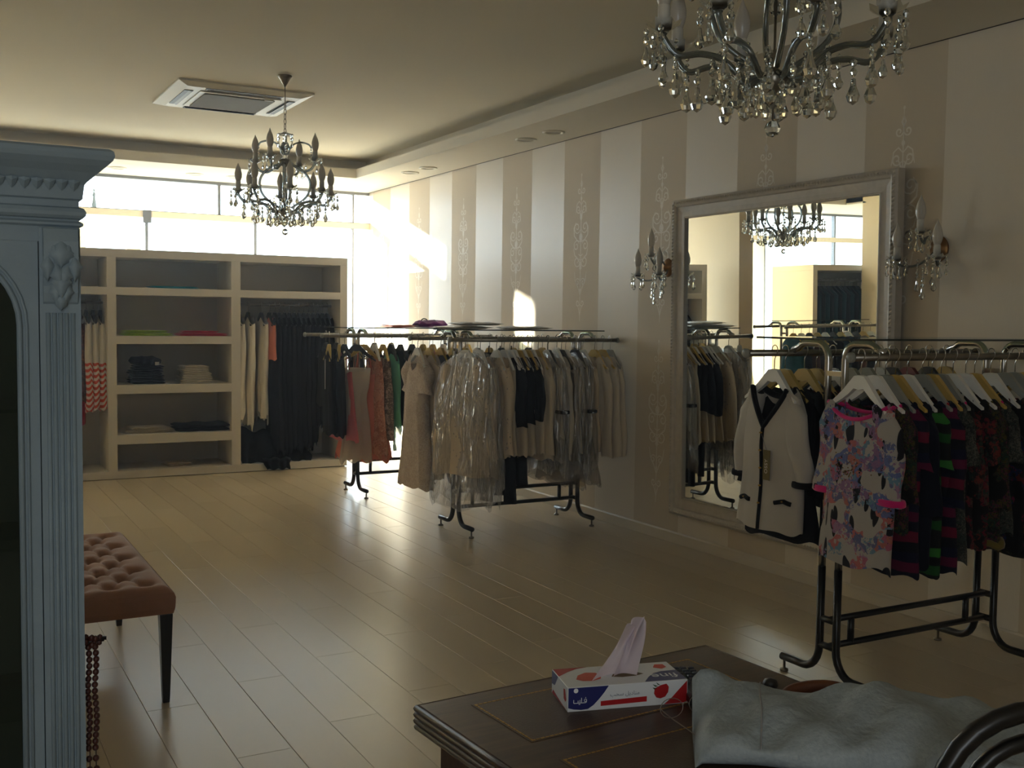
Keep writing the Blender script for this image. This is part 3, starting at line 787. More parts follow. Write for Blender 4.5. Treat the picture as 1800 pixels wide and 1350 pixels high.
# figurine on the transom
fg = thing('figurine', 'small pale figurine standing on the window transom by the blue cabinet', 'figurine', (1.49, YB + 0.01, 2.557))
fg.scale = (0.92, 0.92, 0.92)
MB().lathe([(0.030, 0.0), (0.030, 0.008), (0.026, 0.012), (0.028, 0.03), (0.022, 0.07), (0.014, 0.105), (0.016, 0.12), (0.020, 0.145), (0.018, 0.158), (0.007, 0.165), (0.006, 0.172)], 14).build('gown', 'cabinet_blue', fg)
MB().lathe([(0.0, 0.170), (0.010, 0.174), (0.013, 0.187), (0.011, 0.198), (0.0, 0.204)], 12).build('head', 'cabinet_blue', fg)
MB().tube([(0.016, 0, 0.152), (-0.012, -0.016, 0.135), (-0.036, -0.012, 0.150)], [0.006, 0.005, 0.004], 7).build('arm', 'cabinet_blue', fg)
MB().tube([(-0.016, 0, 0.152), (-0.030, -0.008, 0.128), (-0.036, -0.012, 0.150), (-0.038, -0.012, 0.17)], [0.006, 0.005, 0.004, 0.004], 7).build('arm', 'cabinet_blue', fg)
MB().tube([(-0.034, -0.012, 0.0), (-0.034, -0.012, 0.12)], 0.004, 6).build('staff', 'frame_alu', fg)

# ------------------------------------------------------------------ garment racks
def rack(xa, xb, yc, rail_f, rail_b, glass, label, hz=1.365):
    """double-rail rack: two end frames of paired bent tubes, ladder bars, two rails, glass shelf"""
    xm = (xa + xb) / 2
    t = thing('garment_rack', label, 'clothes rack', (xm, yc, 0), 0, 'double rail garment racks with glass tops')
    X = lambda x: x - xm
    rr = 0.0165
    for x in (X(xa), X(xb)):
        for sg in (-1, 1):
            u = sg * 0.045
            low = [(x, sg * 0.26, 0.062), (x, sg * 0.15, 0.062)] + [(x, u + sg * 0.09 - sg * 0.09 * sin(radians(a)), 0.062 + 0.11 - 0.11 * cos(radians(a))) for a in range(0, 91, 15)] + [(x, u, 0.5)]
            MB().tube(low, rr, 10).build('leg', 'black_tube', t)
            upp = [(x, u, 0.5), (x, u, hz - 0.06)] + [(x, u + sg * 0.055 - sg * 0.055 * cos(radians(a)), hz - 0.02 + 0.065 * sin(radians(a))) for a in range(0, 91, 15)] + \
                  [(x, sg * 0.165, hz + 0.045)] + [(x, sg * (0.165 + 0.05 * sin(radians(a))), hz + 0.005 + 0.04 * cos(radians(a))) for a in range(15, 61, 15)] + [(x, sg * 0.245, hz + 0.012)]
            MB().tube(upp, rr * 0.92, 10).build('upright', 'chrome', t)
            f = MB(); f.lathe([(0.018, 0.0), (0.018, 0.010), (0.006, 0.014), (0.006, 0.05)], 12, (x, sg * 0.245, 0))
            f.build('levelling_foot', 'chrome_worn', t)
        for z in (0.175, 0.285):
            MB().tube([(x, -0.045, z), (x, 0.045, z)], rr * 0.9, 8).build('spacer', 'black_tube', t)
        MB().box(x - 0.014, x + 0.014, -0.045, 0.045, hz - 0.085, hz - 0.065).build('spacer', 'chrome', t)
    for z in (0.175, 0.285):
        MB().tube([(X(xa), 0.0, z), (X(xb), 0.0, z)], rr * 0.85, 8).build('ladder_bar', 'black_tube', t)
    for x in (X(xa) + 0.13, X(xb) - 0.13):
        MB().tube([(x, 0, 0.175), (x, 0, 0.285)], rr * 0.85, 8).build('ladder_rung', 'black_tube', t)
    for (a, b), y in ((rail_f, -0.25), (rail_b, 0.25)):
        r = MB().tube([(X(a), y, hz), (X(b), y, hz)], 0.0145, 12).build('rail', 'chrome_worn', t)
        for x, s in ((X(a), -1), (X(b), 1)):
            e = MB(); e.tube([(x, y, hz), (x + s * 0.012, y, hz), (x + s * 0.018, y, hz)], [0.0195, 0.0195, 0.013], 14); e.build('end_cap', 'hanger_grey', r)
    if glass:
        g0, g1, gd = glass
        s = MB().box(X(g0), X(g1), -gd, gd, hz + 0.062, hz + 0.070).build('glass_shelf', 'shelf_glass', t)
        e = MB()
        for q in ((X(g0), X(g1), -gd - 0.001, -gd), (X(g0), X(g1), gd, gd + 0.001), (X(g0) - 0.001, X(g0), -gd, gd), (X(g1), X(g1) + 0.001, -gd, gd)):
            e.box(*q, hz + 0.062, hz + 0.070)
        e.build('polished_edge', 'glass_edge', s)
    return t
R1 = dict(f=8.16, b=8.66, z=1.345); R2 = dict(f=6.38, b=6.88, z=1.355); R3 = dict(f=2.85, b=3.35, z=1.372)
rack(3.16, 4.00, 8.41, (2.78, 4.30), (2.80, 4.32), (2.96, 4.20, 0.24), 'clothes rack nearest the shelving unit, purple bag on its glass top', R1['z'])
rack(3.235, 4.215, 6.63, (3.06, 4.40), (2.99, 4.36), (3.16, 4.30, 0.24), 'middle clothes rack full of white coats in clear covers', R2['z'])
rack(3.215, 4.19, 3.10, (3.035, 4.39), (2.965, 4.385), (3.00, 4.30, 0.235), 'near clothes rack in front of the mirror, full of bright printed tops', R3['z'])
rack(-0.74, 0.24, 9.0, (-0.95, 0.45), (-0.95, 0.45), (-0.85, 0.30, 0.24), 'clothes rack behind the blue cabinet, seen only in the mirror', 1.345)

# ------------------------------------------------------------------ hangers
def hanger_meshes(mat, w=0.158, thick=0.011, wide=True):
    """flat-fronted wooden hanger; hook over the rail at z = 0, arms along y"""
    b = MB(); n = 13; top = []; bot = []
    for i in range(n):
        u = -1 + 2 * i / (n - 1); a = abs(u)
        if a < 0.22: zt = -0.080 - 0.14 * a * a
        else: zt = -0.087 - 0.118 * ((a - 0.22) / 0.78) ** 0.85
        zb = zt - (0.050 * (1 - a) ** 1.0 + 0.013)
        if a < 0.25: zb += 0.004
        top.append((u * w, zt)); bot.append((u * w, zb))
    vs = []; fs = []
    for i in range(n):
        bend = 0.018 * (abs(top[i][0]) / w) ** 2
        th = thick * (0.75 + 0.25 * (1 - abs(top[i][0]) / w))
        vs += [(-th - bend, top[i][0], top[i][1] - 0.003), (th - bend, top[i][0], top[i][1] - 0.003), (th - bend, bot[i][0], bot[i][1]), (-th - bend, bot[i][0], bot[i][1]),
               ]
    for i in range(n - 1):
        for k in range(4):
            l = (k + 1) % 4; fs.append((i * 4 + k, i * 4 + l, (i + 1) * 4 + l, (i + 1) * 4 + k))
    fs += [(0, 1, 2, 3), ((n - 1) * 4 + 3, (n - 1) * 4 + 2, (n - 1) * 4 + 1, (n - 1) * 4)]
    b.add(vs, fs); me = b.mesh('hanger_body'); me.materials.append(MAT[mat])
    return me
hk = MB(); hk.tube([(0, 0.017, -0.008)] + [(0, 0.0175 * cos(radians(a)), 0.0175 * sin(radians(a)) - 0.001) for a in range(0, 181, 20)] + [(0, -0.0175, -0.012), (0, -0.006, -0.032), (0, 0, -0.045), (0, 0, -0.082)], 0.0022, 6)
HOOK = hk.mesh('hook'); HOOK.materials.append(MAT['chrome'])
HB = {c: hanger_meshes('hanger_' + c) for c in ('white', 'wood', 'black', 'grey', 'red')}
HNAME = {'white': 'white hanger', 'wood': 'pale yellow wooden hanger', 'black': 'black hanger', 'grey': 'grey hanger', 'red': 'dark red hanger'}
def hanger(loc, rz, color, label, group, scale=1.0):
    t = thing('clothes_hanger', label, 'hanger', loc, rz, group)
    place('hanger_body', HB[color], t); place('hook', HOOK, t)
    if scale != 1.0: t.scale = (1, scale, 1)
    return t

# ------------------------------------------------------------------ garments
def body(mb, sw=0.17, nw=0.07, zs=-0.126, sd=0.085, nf=0.05, nb=0.015, hem=-0.8, prof=None, t0=0.022, t1=0.045, fold=0.16, k=5, seed=0, nu=44, nv=16, hemw=0.01, x_off=0.0, crink=0.0, vneck=False):
    """closed tube of cloth: shoulders on the hanger, neckline scooped, folds growing to the hem. prof: [(fraction, half width)]"""
    rn = random.Random(seed * 7 + 3); ph = rn.uniform(0, 6.28); ph2 = rn.uniform(0, 6.28)
    prof = prof or [(0, sw), (0.3, sw * 0.95), (1, sw * 1.1)]
    def wid(s):
        for (a, wa), (b, wb) in zip(prof, prof[1:]):
            if s <= b:
                q = (s - a) / (b - a) if b > a else 0; q = q * q * (3 - 2 * q) * 0.5 + q * 0.5
                return wa + (wb - wa) * q
        return prof[-1][1]
    def fn(u, v):
        an = 2 * pi * u; c, s = cos(an), sin(an)
        a = abs(c) ** 0.8 * sw
        if a < nw:
            q = (1 - a / nw) ** 0.8 if (vneck and s < 0) else 1 - (a / nw) ** 2; z0 = zs - (nf if s < 0 else nb) * q
        else: z0 = zs - sd * ((a - nw) / max(1e-4, sw - nw)) ** 1.2
        zh = hem + hemw * sin(k * an + ph) + hemw * 0.6 * sin(2 * an + ph2)
        z = z0 + (zh - z0) * v; f = max(0.0, min(1.0, (zs - z) / (zs - hem)))
        w = wid(f); t = t0 + (t1 - t0) * min(1.0, f * 2.5)
        g = fold * min(1, f * 1.6)
        fo = 1 + g * sin(k * an + ph + 1.2 * sin(3 * f + ph2)) + 0.5 * g * sin((2 * k + 1) * an + ph2)
        x = t * s * fo + x_off + 0.006 * sin(5 * f + ph) * f
        y = (abs(c) ** 0.8) * (1 if c >= 0 else -1) * w * (1 + 0.10 * g * sin(7 * f + ph2)) + 0.004 * sin(9 * f + ph)
        if crink:
            q = abs(sin(6 * an + 2.0 * sin(3 * f + ph) + ph2)) ** 0.7 + 0.35 * abs(sin(13 * an + 6 * f + ph)) + 0.8 * abs(sin(15 * f + 5 * an + ph2)) * f * f
            x += crink * (q - 0.9) * (1 if s >= 0 else -1)
            y += crink * 0.5 * sin(23 * f + 3 * an + ph2) + crink * 2.2 * max(0, f - 0.75) * sin(5 * an + ph)
            z += crink * 0.8 * sin(9 * an + ph) * f
        return (x, y, z)
    mb.fn = fn
    return mb.grid(fn, nu, nv, closed=True)
def sleeve(mb, side, sw, zs, sd, L, r0=0.06, r1=0.045, flare=0.03, seed=0, t=0.028, lean=0.0, nu=18, nv=11):
    rn = random.Random(seed + 91 * side); ph = rn.uniform(0, 6.28)
    z0 = zs - sd * 0.9
    def fn(u, v):
        an = 2 * pi * u; e = min(1.0, v * 5)
        yc = side * (sw - 0.058 + 0.026 * e + flare * v)
        r = (0.030 + (r0 - 0.030) * min(1, v * 6)) if v < 0.17 else r0 + (r1 - r0) * (v - 0.17) / 0.83
        w = 1 + 0.14 * sin(3 * an + 6 * v + ph)
        return (t * sin(an) * w + lean * v + 0.006 * sin(6 * v + ph), yc + r * cos(an) * w + 0.004 * sin(11 * v + ph), z0 - L * v + 0.03 * (1 - e) * (1 - abs(cos(an))) - 0.012 * e * (1 if v < 0.1 else 0) + 0.006 * sin(2 * an + ph) * v)
    return mb.grid(fn, nu, nv, closed=True)
def neck_trim(t, fn, mat, w=0.011, a0=0.0, a1=1.0, n=60, name='neck_trim', lim=None):
    pts = []
    for i in range(n + 1):
        u = a0 + (a1 - a0) * i / n; p = Vector(fn(u % 1.0, 0.0))
        if lim and abs(p.y) > lim: continue
        pts.append((p.x, p.y, p.z - w * 0.4))
    return MB().tube(pts, w, 6, closed=(lim is None and a1 - a0 > 0.99)).build(name, mat, t)
def cuff(mb, side, sw, zs, sd, L, r1, flare, t, h=0.022, lean=0.0):
    yc = side * (sw - 0.032 + flare); z = zs - sd * 0.9 - L
    for s2 in (0,):
        mb.lathe([(1.0, h), (1.06, h * 0.6), (1.06, 0.0), (0.97, -0.004)], 18, (lean, yc, z), True)
    n0 = len(mb.v) - 18 * 4
    for i in range(n0, len(mb.v)):
        x, y, zz = mb.v[i]; mb.v[i] = (lean + (x - lean) * (t * 1.12), yc + (y - yc) * (r1 * 1.10), zz)
    return mb
SER = [0]; FN = [None]
CAT = {'dress': 'dress', 'coat': 'coat', 'top': 'top', 'gown': 'dress', 'jacket': 'jacket', 'blouse': 'blouse', 'shirt': 'shirt', 'tunic': 'tunic', 'cardigan': 'cardigan', 'skirt': 'skirt', 'trousers': 'trousers'}
def garment(name, label, loc, rz, mat, group=None, sleeves=None, smat=None, cover=None, cami=False, cat=None, trims=None, **kw):
    SER[0] += 1; seed = SER[0]
    t = thing(name, label, cat or CAT.get(name.split('_')[-1], 'garment'), loc, rz, group)
    if 'sw' not in kw: kw['sw'] = 0.17
    sw, zs, sd = kw['sw'], kw.get('zs', -0.126), kw.get('sd', 0.085)
    if cami:
        kb = dict(kw); kb.update(nf=0.03, nb=0.0, sd=0.004, nw=sw * 0.9, zs=zs)
        m = body(MB(), seed=seed, **kb); m.build('cloth_body', mat, t, fix=False)
        for sg in (-1, 1):
            for xx in (-0.012, 0.012):
                MB().tube([(0, sg * 0.05, -0.115), (xx * 0.6, sg * 0.055, (zs - 0.115) / 2), (xx, sg * 0.07, zs + 0.0)], 0.004, 5).build('strap', mat, t)
    else:
        m = body(MB(), seed=seed, **kw); m.build('cloth_body', mat, t, fix=False)
    FN[0] = m.fn
    if sleeves:
        L, r0, r1, fl = sleeves[:4]; ln = sleeves[4] if len(sleeves) > 4 else 0.0
        for sg in (-1, 1):
            sleeve(MB(), sg, sw, zs, sd, L, r0, r1, fl, seed, max(0.024, kw.get('t1', 0.045) * 0.62), ln).build('sleeve', smat or mat, t, fix=False)
    if cover:
        k2 = dict(sw=sw + 0.03, nw=0.03, zs=zs + 0.025, sd=sd + 0.02, nf=0.005, nb=0.005, hem=cover, t0=kw.get('t0', 0.022) + 0.014, t1=kw.get('t1', 0.045) + 0.024, fold=0.20, k=7, nv=40, nu=120, hemw=0.025,
                  prof=[(0, sw + 0.03), (0.25, sw + 0.065), (1, sw + 0.10)], crink=0.012 if cover < -1.04 else 0.005)
        body(MB(), seed=seed + 50, **k2).build('plastic_cover', 'clear_polythene', t, fix=False)
    return t

# ================================================================== clothes on the racks
def hung(name, glabel, hcol, x, R, side, mat, rz=0.0, dy=0.0, hl=None, group=None, hgroup=None, hs=1.0, **kw):
    """a garment and the hanger it hangs on"""
    loc = (x, R[side] + dy, R['z'] + 0.0165)
    hanger(loc, rz, hcol, hl, hgroup, hs)
    return garment(name, glabel, loc, rz, mat, group, **kw)

# ---- far rack (next to the shelving), front rail from the left
g1, h1 = 'clothes on the far rack', 'hangers on the far rack'
F = lambda *a, **k: hung(*a, group=g1, hgroup=h1, **k)
tg = F('black_shirt', 'black top with a long white swing tag, leftmost on the far rack', 'wood', 2.835, R1, 'f', 'cloth_black', -0.18, hl='yellow wooden hanger leftmost on the far rack', hem=-0.80, sw=0.18, t1=0.04, sleeves=(0.42, 0.055, 0.05, 0.0))

F('dark_blouse', 'black blouse second from the left on the far rack', 'wood', 2.92, R1, 'f', 'cloth_charcoal', -0.28, hl='yellow wooden hanger second from the left on the far rack', hem=-0.82, sw=0.17, t1=0.045, sleeves=(0.45, 0.055, 0.05, 0.01))
F('white_dress', 'white dress on thin straps with a flared tulle skirt, coral dress behind it', 'black', 3.03, R1, 'f', 'tulle_white', 1.05, dy=-0.10, hl='black hanger carrying the strappy white tulle dress', cami=True, zs=-0.27, sw=0.11, hem=-1.03, t1=0.075, fold=0.18, k=8, hemw=0.02, prof=[(0, 0.11), (0.18, 0.105), (0.32, 0.085), (0.6, 0.11), (1, 0.135)])
F('pink_dress', 'pink dress showing behind the white tulle dress', 'black', 2.965, R1, 'f', 'cloth_pink', 0.1, hl='black hanger behind the strappy white dress', cami=True, zs=-0.30, sw=0.14, hem=-0.86, t1=0.03, prof=[(0, 0.13), (0.4, 0.16), (1, 0.27)])
F('coral_dress', 'coral strapless dress beside the white tulle dress', 'wood', 3.13, R1, 'f', 'cloth_coral', 0.75, hl='yellow wooden hanger over the coral dress', cami=True, zs=-0.31, sw=0.15, hem=-1.02, t1=0.07, fold=0.2, k=7, hemw=0.025, prof=[(0, 0.15), (0.3, 0.14), (0.6, 0.19), (1, 0.26)])
F('peach_lace_dress', 'peach lace dress with a ruffled hem right of the coral dress', 'white', 3.225, R1, 'f', 'lace_peach', 0.0, hl='white hanger over the peach lace dress', hem=-0.98, zs=-0.19, sw=0.15, nw=0.10, nf=0.10, t1=0.06, fold=0.22, k=9, hemw=0.03, prof=[(0, 0.15), (0.4, 0.16), (1, 0.26)])
F('leaf_print_dress', 'beige dress with black leaf lace on the far rack', 'wood', 3.30, R1, 'f', 'print_leaf_lace', 0.0, hl='yellow wooden hanger over the black leaf lace dress', hem=-0.86, zs=-0.19, sw=0.15, nw=0.10, nf=0.10, t1=0.05, prof=[(0, 0.15), (0.4, 0.16), (1, 0.23)])
gd = F('green_blouse', 'jade green chiffon blouse with a hanging scarf end on the far rack', 'black', 3.375, R1, 'f', 'chiffon_green', 0.0, hl='black hanger over the jade green blouse', hem=-0.80, zs=-0.16, sw=0.16, t1=0.035, fold=0.22, prof=[(0, 0.15), (0.4, 0.17), (1, 0.20)], hemw=0.03)
sc_ = MB(); sc_.tube(smooth_path([(-0.03, -0.12, -0.70), (-0.03, -0.14, -0.82), (-0.032, -0.15, -0.90), (-0.03, -0.16, -0.955)], 4), [0.028] * 6 + [0.022] * 3 + [0.03] * 4, 8, flat=0.4); sc_.build('scarf_end', 'chiffon_green', gd)
F('dark_dress', 'black dress right of the jade green blouse', 'black', 3.455, R1, 'f', 'cloth_black', 0.0, hl='black hanger right of the jade green blouse', hem=-0.76, sw=0.17, t1=0.04)
for i, (x, c, mt, nm) in enumerate(((3.56, 'black', 'cloth_charcoal', 'charcoal'), (3.66, 'wood', 'cloth_cream', 'cream'), (3.75, 'wood', 'cloth_peach', 'peach'), (3.85, 'white', 'cloth_ivory', 'ivory'), (3.96, 'wood', 'cloth_cream', 'beige'), (4.08, 'wood', 'cloth_ivory', 'pale'))):
    F('short_dress', '%s dress on the far rack, mostly behind the middle rack, %s past the jade blouse' % (nm, ORD[i + 1]), c, x, R1, 'f', mt, 0.0, hl='%s behind the middle rack, %s past the jade blouse' % (HNAME[c], ORD[i + 1]), hem=-0.80, sw=0.17, t1=0.035, nu=28, nv=10)
for i, (x, c, mt, nm) in enumerate(((2.98, 'black', 'cloth_black', 'black'), (3.07, 'black', 'cloth_charcoal', 'charcoal'), (3.26, 'wood', 'cloth_black', 'black'), (3.42, 'black', 'cloth_navy', 'navy'), (3.58, 'wood', 'cloth_black', 'black'))):
    F('dark_dress', '%s dress on the back rail of the far rack, %s from the left' % (nm, ORD[i]), c, x, R1, 'b', mt, 0.0, hl='%s on the back rail of the far rack, %s from the left' % (HNAME[c], ORD[i]), hem=-0.62, sw=0.18, t1=0.04, nu=28, nv=10)

# ---- middle rack: back rail (left end shows), then front rail
g2, h2 = 'clothes on the middle rack', 'hangers on the middle rack'
F = lambda *a, **k: hung(*a, group=g2, hgroup=h2, **k)
F('lace_dress', 'long cream lace dress at the left end of the middle rack', 'white', 3.045, R2, 'b', 'lace_cream', 0.0, hl='white hanger over the long cream lace dress', hem=-1.07, zs=-0.126, sw=0.165, nw=0.08, nf=0.12, t1=0.075, fold=0.16, k=7, prof=[(0, 0.165), (0.25, 0.16), (0.42, 0.14), (0.75, 0.20), (1, 0.25)], sleeves=(0.20, 0.07, 0.07, 0.02))
F('cream_dress', 'plain cream dress with short sleeves behind the lace dress', 'wood', 3.135, R2, 'b', 'cloth_cream', 0.0, hl='yellow wooden hanger over the plain cream dress', hem=-1.0, zs=-0.126, sw=0.178, t1=0.05, prof=[(0, 0.178), (0.5, 0.175), (1, 0.23)], sleeves=(0.24, 0.07, 0.075, 0.03))
F('satin_coat', 'dark plum satin coat between the lace dress and the clear covers', 'wood', 3.225, R2, 'b', 'satin_plum', 0.0, hl='yellow wooden hanger over the plum satin coat', hem=-0.80, zs=-0.126, sw=0.178, t1=0.05, fold=0.2, sleeves=(0.55, 0.065, 0.05, 0.02))
for i, (x, c, mt, nm) in enumerate(((3.33, 'wood', 'cloth_cream', 'cream'), (3.42, 'wood', 'cloth_ivory', 'ivory'), (3.52, 'white', 'cloth_peach', 'peach'), (3.62, 'wood', 'cloth_black', 'black'), (3.72, 'black', 'cloth_plum', 'plum'), (3.82, 'wood', 'cloth_brown', 'brown'), (3.95, 'black', 'cloth_black', 'black'), (4.07, 'wood', 'cloth_offwhite', 'off-white'), (4.2, 'white', 'cloth_white', 'white'))):
    F('long_dress', '%s dress on the back rail of the middle rack, %s from the lace dress' % (nm, ORD[i + 3]), c, x, R2, 'b', mt, 0.0, hl='%s on the middle rack back rail, %s from the lace dress' % (HNAME[c], ORD[i + 3]), hem=-0.85, sw=0.18, t1=0.04, nu=28, nv=10, sleeves=(0.45, 0.055, 0.045, 0.01) if i % 2 else None)
F('white_coat', 'big pale coat in a shiny clear cover at the front of the middle rack', 'white', 3.175, R2, 'f', 'print_white_dash', 0.48, hl='white hanger inside the big shiny clear cover', hem=-0.93, zs=-0.126, sw=0.175, t1=0.085, fold=0.10, nv=22, prof=[(0, 0.195), (0.4, 0.23), (1, 0.27)], sleeves=(0.62, 0.075, 0.07, 0.04), cover=-1.13)
F('white_coat', 'pale coat in a clear cover right behind the big shiny covered coat', 'white', 3.285, R2, 'f', 'print_white_dash', 0.0, hl='white hanger in the second clear cover of the middle rack', hem=-0.90, zs=-0.126, sw=0.178, t1=0.06, sleeves=(0.60, 0.065, 0.06, 0.03), cover=-1.05)
F('white_coat', 'pale coat with fine dark dashes, just left of the short black jackets', 'white', 3.41, R2, 'f', 'print_white_dash', 0.0, hl='white hanger over the dashed pale coat beside the black jackets', hem=-0.80, zs=-0.126, sw=0.178, t1=0.055, sleeves=(0.58, 0.065, 0.06, 0.03))
for i, x in enumerate((3.515, 3.585, 3.655)):
    F('black_jacket', 'short black jacket, %s of three on the middle rack' % ORD[i], 'wood' if i else 'white', x, R2, 'f', 'cloth_black', 0.05, hl='%s hanger over the %s short black jacket' % ('white' if not i else 'yellow wooden', ORD[i]), hem=-0.50 + 0.01 * i, zs=-0.126, sw=0.17, t1=0.045, sleeves=(0.40 - 0.02 * i, 0.06, 0.055, 0.02))
for i, (x, mt, hm, hc, cv) in enumerate(((3.74, 'cloth_offwhite', -0.84, 'wood', None), (3.815, 'cloth_grey_white', -0.84, 'white', -0.94), (3.89, 'cloth_grey_white', -0.86, 'white', None), (3.965, 'cloth_offwhite', -0.86, 'white', -0.95), (4.04, 'cloth_grey_white', -0.88, 'black', -0.96), (4.11, 'cloth_ivory', -0.86, 'white', None))):
    gg = F('white_coat', 'long white coat, %s one right of the short black jackets' % ORD[i], hc, x, R2, 'f', mt, 0.03, hl='%s over the %s white coat right of the black jackets' % (HNAME[hc], ORD[i]), hem=hm, zs=-0.126, sw=0.175, t1=0.045, sleeves=(0.60, 0.06, 0.05, 0.02), cover=cv)
    if i in (1, 4):
        for sg in (-1, 1): MB().box(-0.032, 0.034, sg * 0.19 - 0.055, sg * 0.19 + 0.055, -0.52, -0.495, 0.004).build('dark_cuff_band', 'cloth_black', gg)
for i, (x, hc) in enumerate(((4.21, 'wood'), (4.28, 'wood'), (4.345, 'grey'))):
    F('white_coat', 'ribbed white coat, %s of three at the wall end of the middle rack' % ORD[i], hc, x, R2, 'f', 'cloth_grey_white', 0.10 if i < 2 else 0.0, hl='%s over the %s coat at the wall end of the middle rack' % (HNAME[hc], ORD[i]), hem=-0.72, zs=-0.126, sw=0.165, t1=0.042 if i < 2 else 0.03, fold=0.12, sleeves=(0.64, 0.058, 0.055, 0.03))
for i, x in enumerate((3.475, 3.55, 3.62, 3.695)):
    F('white_dress', 'white dress showing below the short black jackets, %s from the left' % ORD[i], 'white', x, R2, 'f', 'cloth_offwhite', 0.05, dy=0.012, hl='white hanger between the short black jackets, %s from the left' % ORD[i], hem=-0.80, sw=0.155, t0=0.018, t1=0.036, fold=0.2, k=8, prof=[(0, 0.15), (0.5, 0.15), (1, 0.19)], nu=40, nv=12)
# dark trousers and sheer skirts that hang below the coats
for i, (x, y, L) in enumerate(((3.44, 6.56, 1.04), (3.53, 6.52, 1.11), (3.62, 6.58, 0.98))):
    t = thing('black_trousers', 'black trousers hanging low between the rails of the middle rack, %s pair' % ORD[i], 'trousers', (x, R2['f'] + 0.17, R2['z'] - 0.045), 0.5, g2)
    w = MB(); w.box(-0.02, 0.02, -0.15, 0.15, -0.60, -0.05, 0.008); w.build('waist', 'cloth_trouser', t)
    MB().tube([(0, 0, 0.0), (0, 0, -0.06)], 0.004, 6).build('hanging_loop', 'cloth_trouser', t)
    for sg in (-1, 1):
        MB().tube(smooth_path([(0.0, sg * 0.075, -0.58), (0.006 * sg, sg * 0.085, -0.80), (0, sg * 0.10, -L)], 4), [0.068] * 3 + [0.06] * 3 + [0.055] * 3, 10, flat=0.45).build('trouser_leg', 'cloth_trouser', t)
for i, (x, hm) in enumerate(((3.79, -1.00), (3.90, -1.03), (4.02, -1.02))):
    F('tulle_skirt', 'sheer grey skirt hem below the white coats, %s from the left' % ORD[i], 'black', x + 0.03, R2, 'f', 'tulle_grey', 0.05, hl='black hanger under the white coats, %s from the left' % ORD[i], hem=hm, zs=-0.16, sw=0.15, t1=0.06, fold=0.22, k=10, hemw=0.012, nu=60, nv=12, prof=[(0, 0.15), (0.5, 0.17), (0.75, 0.24), (1, 0.31)])

# ---- near rack: back rail
g3, h3 = 'clothes on the near rack', 'hangers on the near rack'
F = lambda *a, **k: hung(*a, group=g3, hgroup=h3, **k)
cd = F('white_cardigan', 'off-white cardigan with black edging, front of the near rack back rail', 'white', 3.115, R3, 'b', 'cloth_cardigan', -0.05, hl='white hanger of the off-white cardigan', hem=-0.755, zs=-0.158, sd=0.042, sw=0.165, nw=0.108, nf=0.165, nb=0.035, vneck=True, t0=0.03, t1=0.055, fold=0.10, k=5, nu=72, nv=26, hemw=0.006, prof=[(0, 0.165), (0.3, 0.165), (0.6, 0.18), (1, 0.20)], sleeves=(0.36, 0.060, 0.044, 0.062))
fn = FN[0]
neck_trim(cd, fn, 'cloth_black', 0.012, lim=0.112, a0=0.5, a1=1.0, name='front_edging'); neck_trim(cd, fn, 'cloth_black', 0.014, lim=0.112, a0=0.0, a1=0.5, name='back_edging')
pl = []
for i in range(24):
    p = fn(0.75, 0.02 + 0.975 * i / 23); pl.append((p[0] - 0.003, p[1], p[2]))
plk = MB().tube(pl, 0.0085, 6).build('button_placket', 'cloth_black', cd)
for q in (1, 5, 9, 13, 17): MB().lathe([(0.0, -0.005), (0.007, -0.002), (0.007, 0.002), (0.0, 0.005)], 10, (pl[q][0] - 0.008, pl[q][1], pl[q][2])).build('button', 'gilt', plk)
for u0, u1, dz in ((0.60, 0.69, 0.0), (0.80, 0.885, -0.03)):
    pk = []
    for i in range(7):
        u = u0 + (u1 - u0) * i / 6; v = 0.775
        p = Vector(fn(u, v)); pk.append((p.x - 0.004, p.y, p.z + dz * (i / 6.0)))
    b = MB().tube(pk, 0.010, 6).build('pocket_flap', 'cloth_black', cd)
    MB().lathe([(0.0, -0.004), (0.006, 0.0), (0.0, 0.004)], 8, (pk[3][0] - 0.010, pk[3][1], pk[3][2])).build('button', 'gilt', b)
for sg in (-1, 1):
    cuff(MB(), sg, 0.165, -0.158, 0.042, 0.36, 0.044, 0.062, 0.034).build('cuff', 'cloth_black', cd)
tgx = fn(0.715, 0.32)
tag_o = MB().box(tgx[0] - 0.012, tgx[0] - 0.0105, tgx[1] - 0.022, tgx[1] + 0.022, tgx[2] - 0.125, tgx[2]).build('swing_tag', 'cloth_mustard', cd)
MB().tube([(tgx[0] - 0.011, tgx[1], tgx[2] - 0.005), (pl[1][0] - 0.006, pl[1][1], pl[1][2])], 0.0012, 5).build('tag_string', 'thread_grey', tag_o)
def text_mesh(s, size, mat, name='lettering', depth=0.0004):
    c = bpy.data.curves.new(name, 'FONT'); c.body = s; c.size = size; c.extrude = depth; c.align_x = 'CENTER'; c.align_y = 'CENTER'; c.resolution_u = 3
    o = bpy.data.objects.new(name, c); COL.objects.link(o); bpy.context.view_layer.update()
    me = bpy.data.meshes.new_from_object(o.evaluated_get(bpy.context.evaluated_depsgraph_get())); bpy.data.objects.remove(o); bpy.data.curves.remove(c)
    me.materials.clear(); me.materials.append(MAT[mat]); return me
o = place('lettering', text_mesh('OSSY', 0.026, 'cloth_white'), tag_o, (tgx[0] - 0.0132, tgx[1], tgx[2] - 0.068))
# faces the -x side, reading from bottom to top
o.rotation_euler = Matrix(((0, 0, -1), (0, 1, 0), (1, 0, 0))).to_euler()

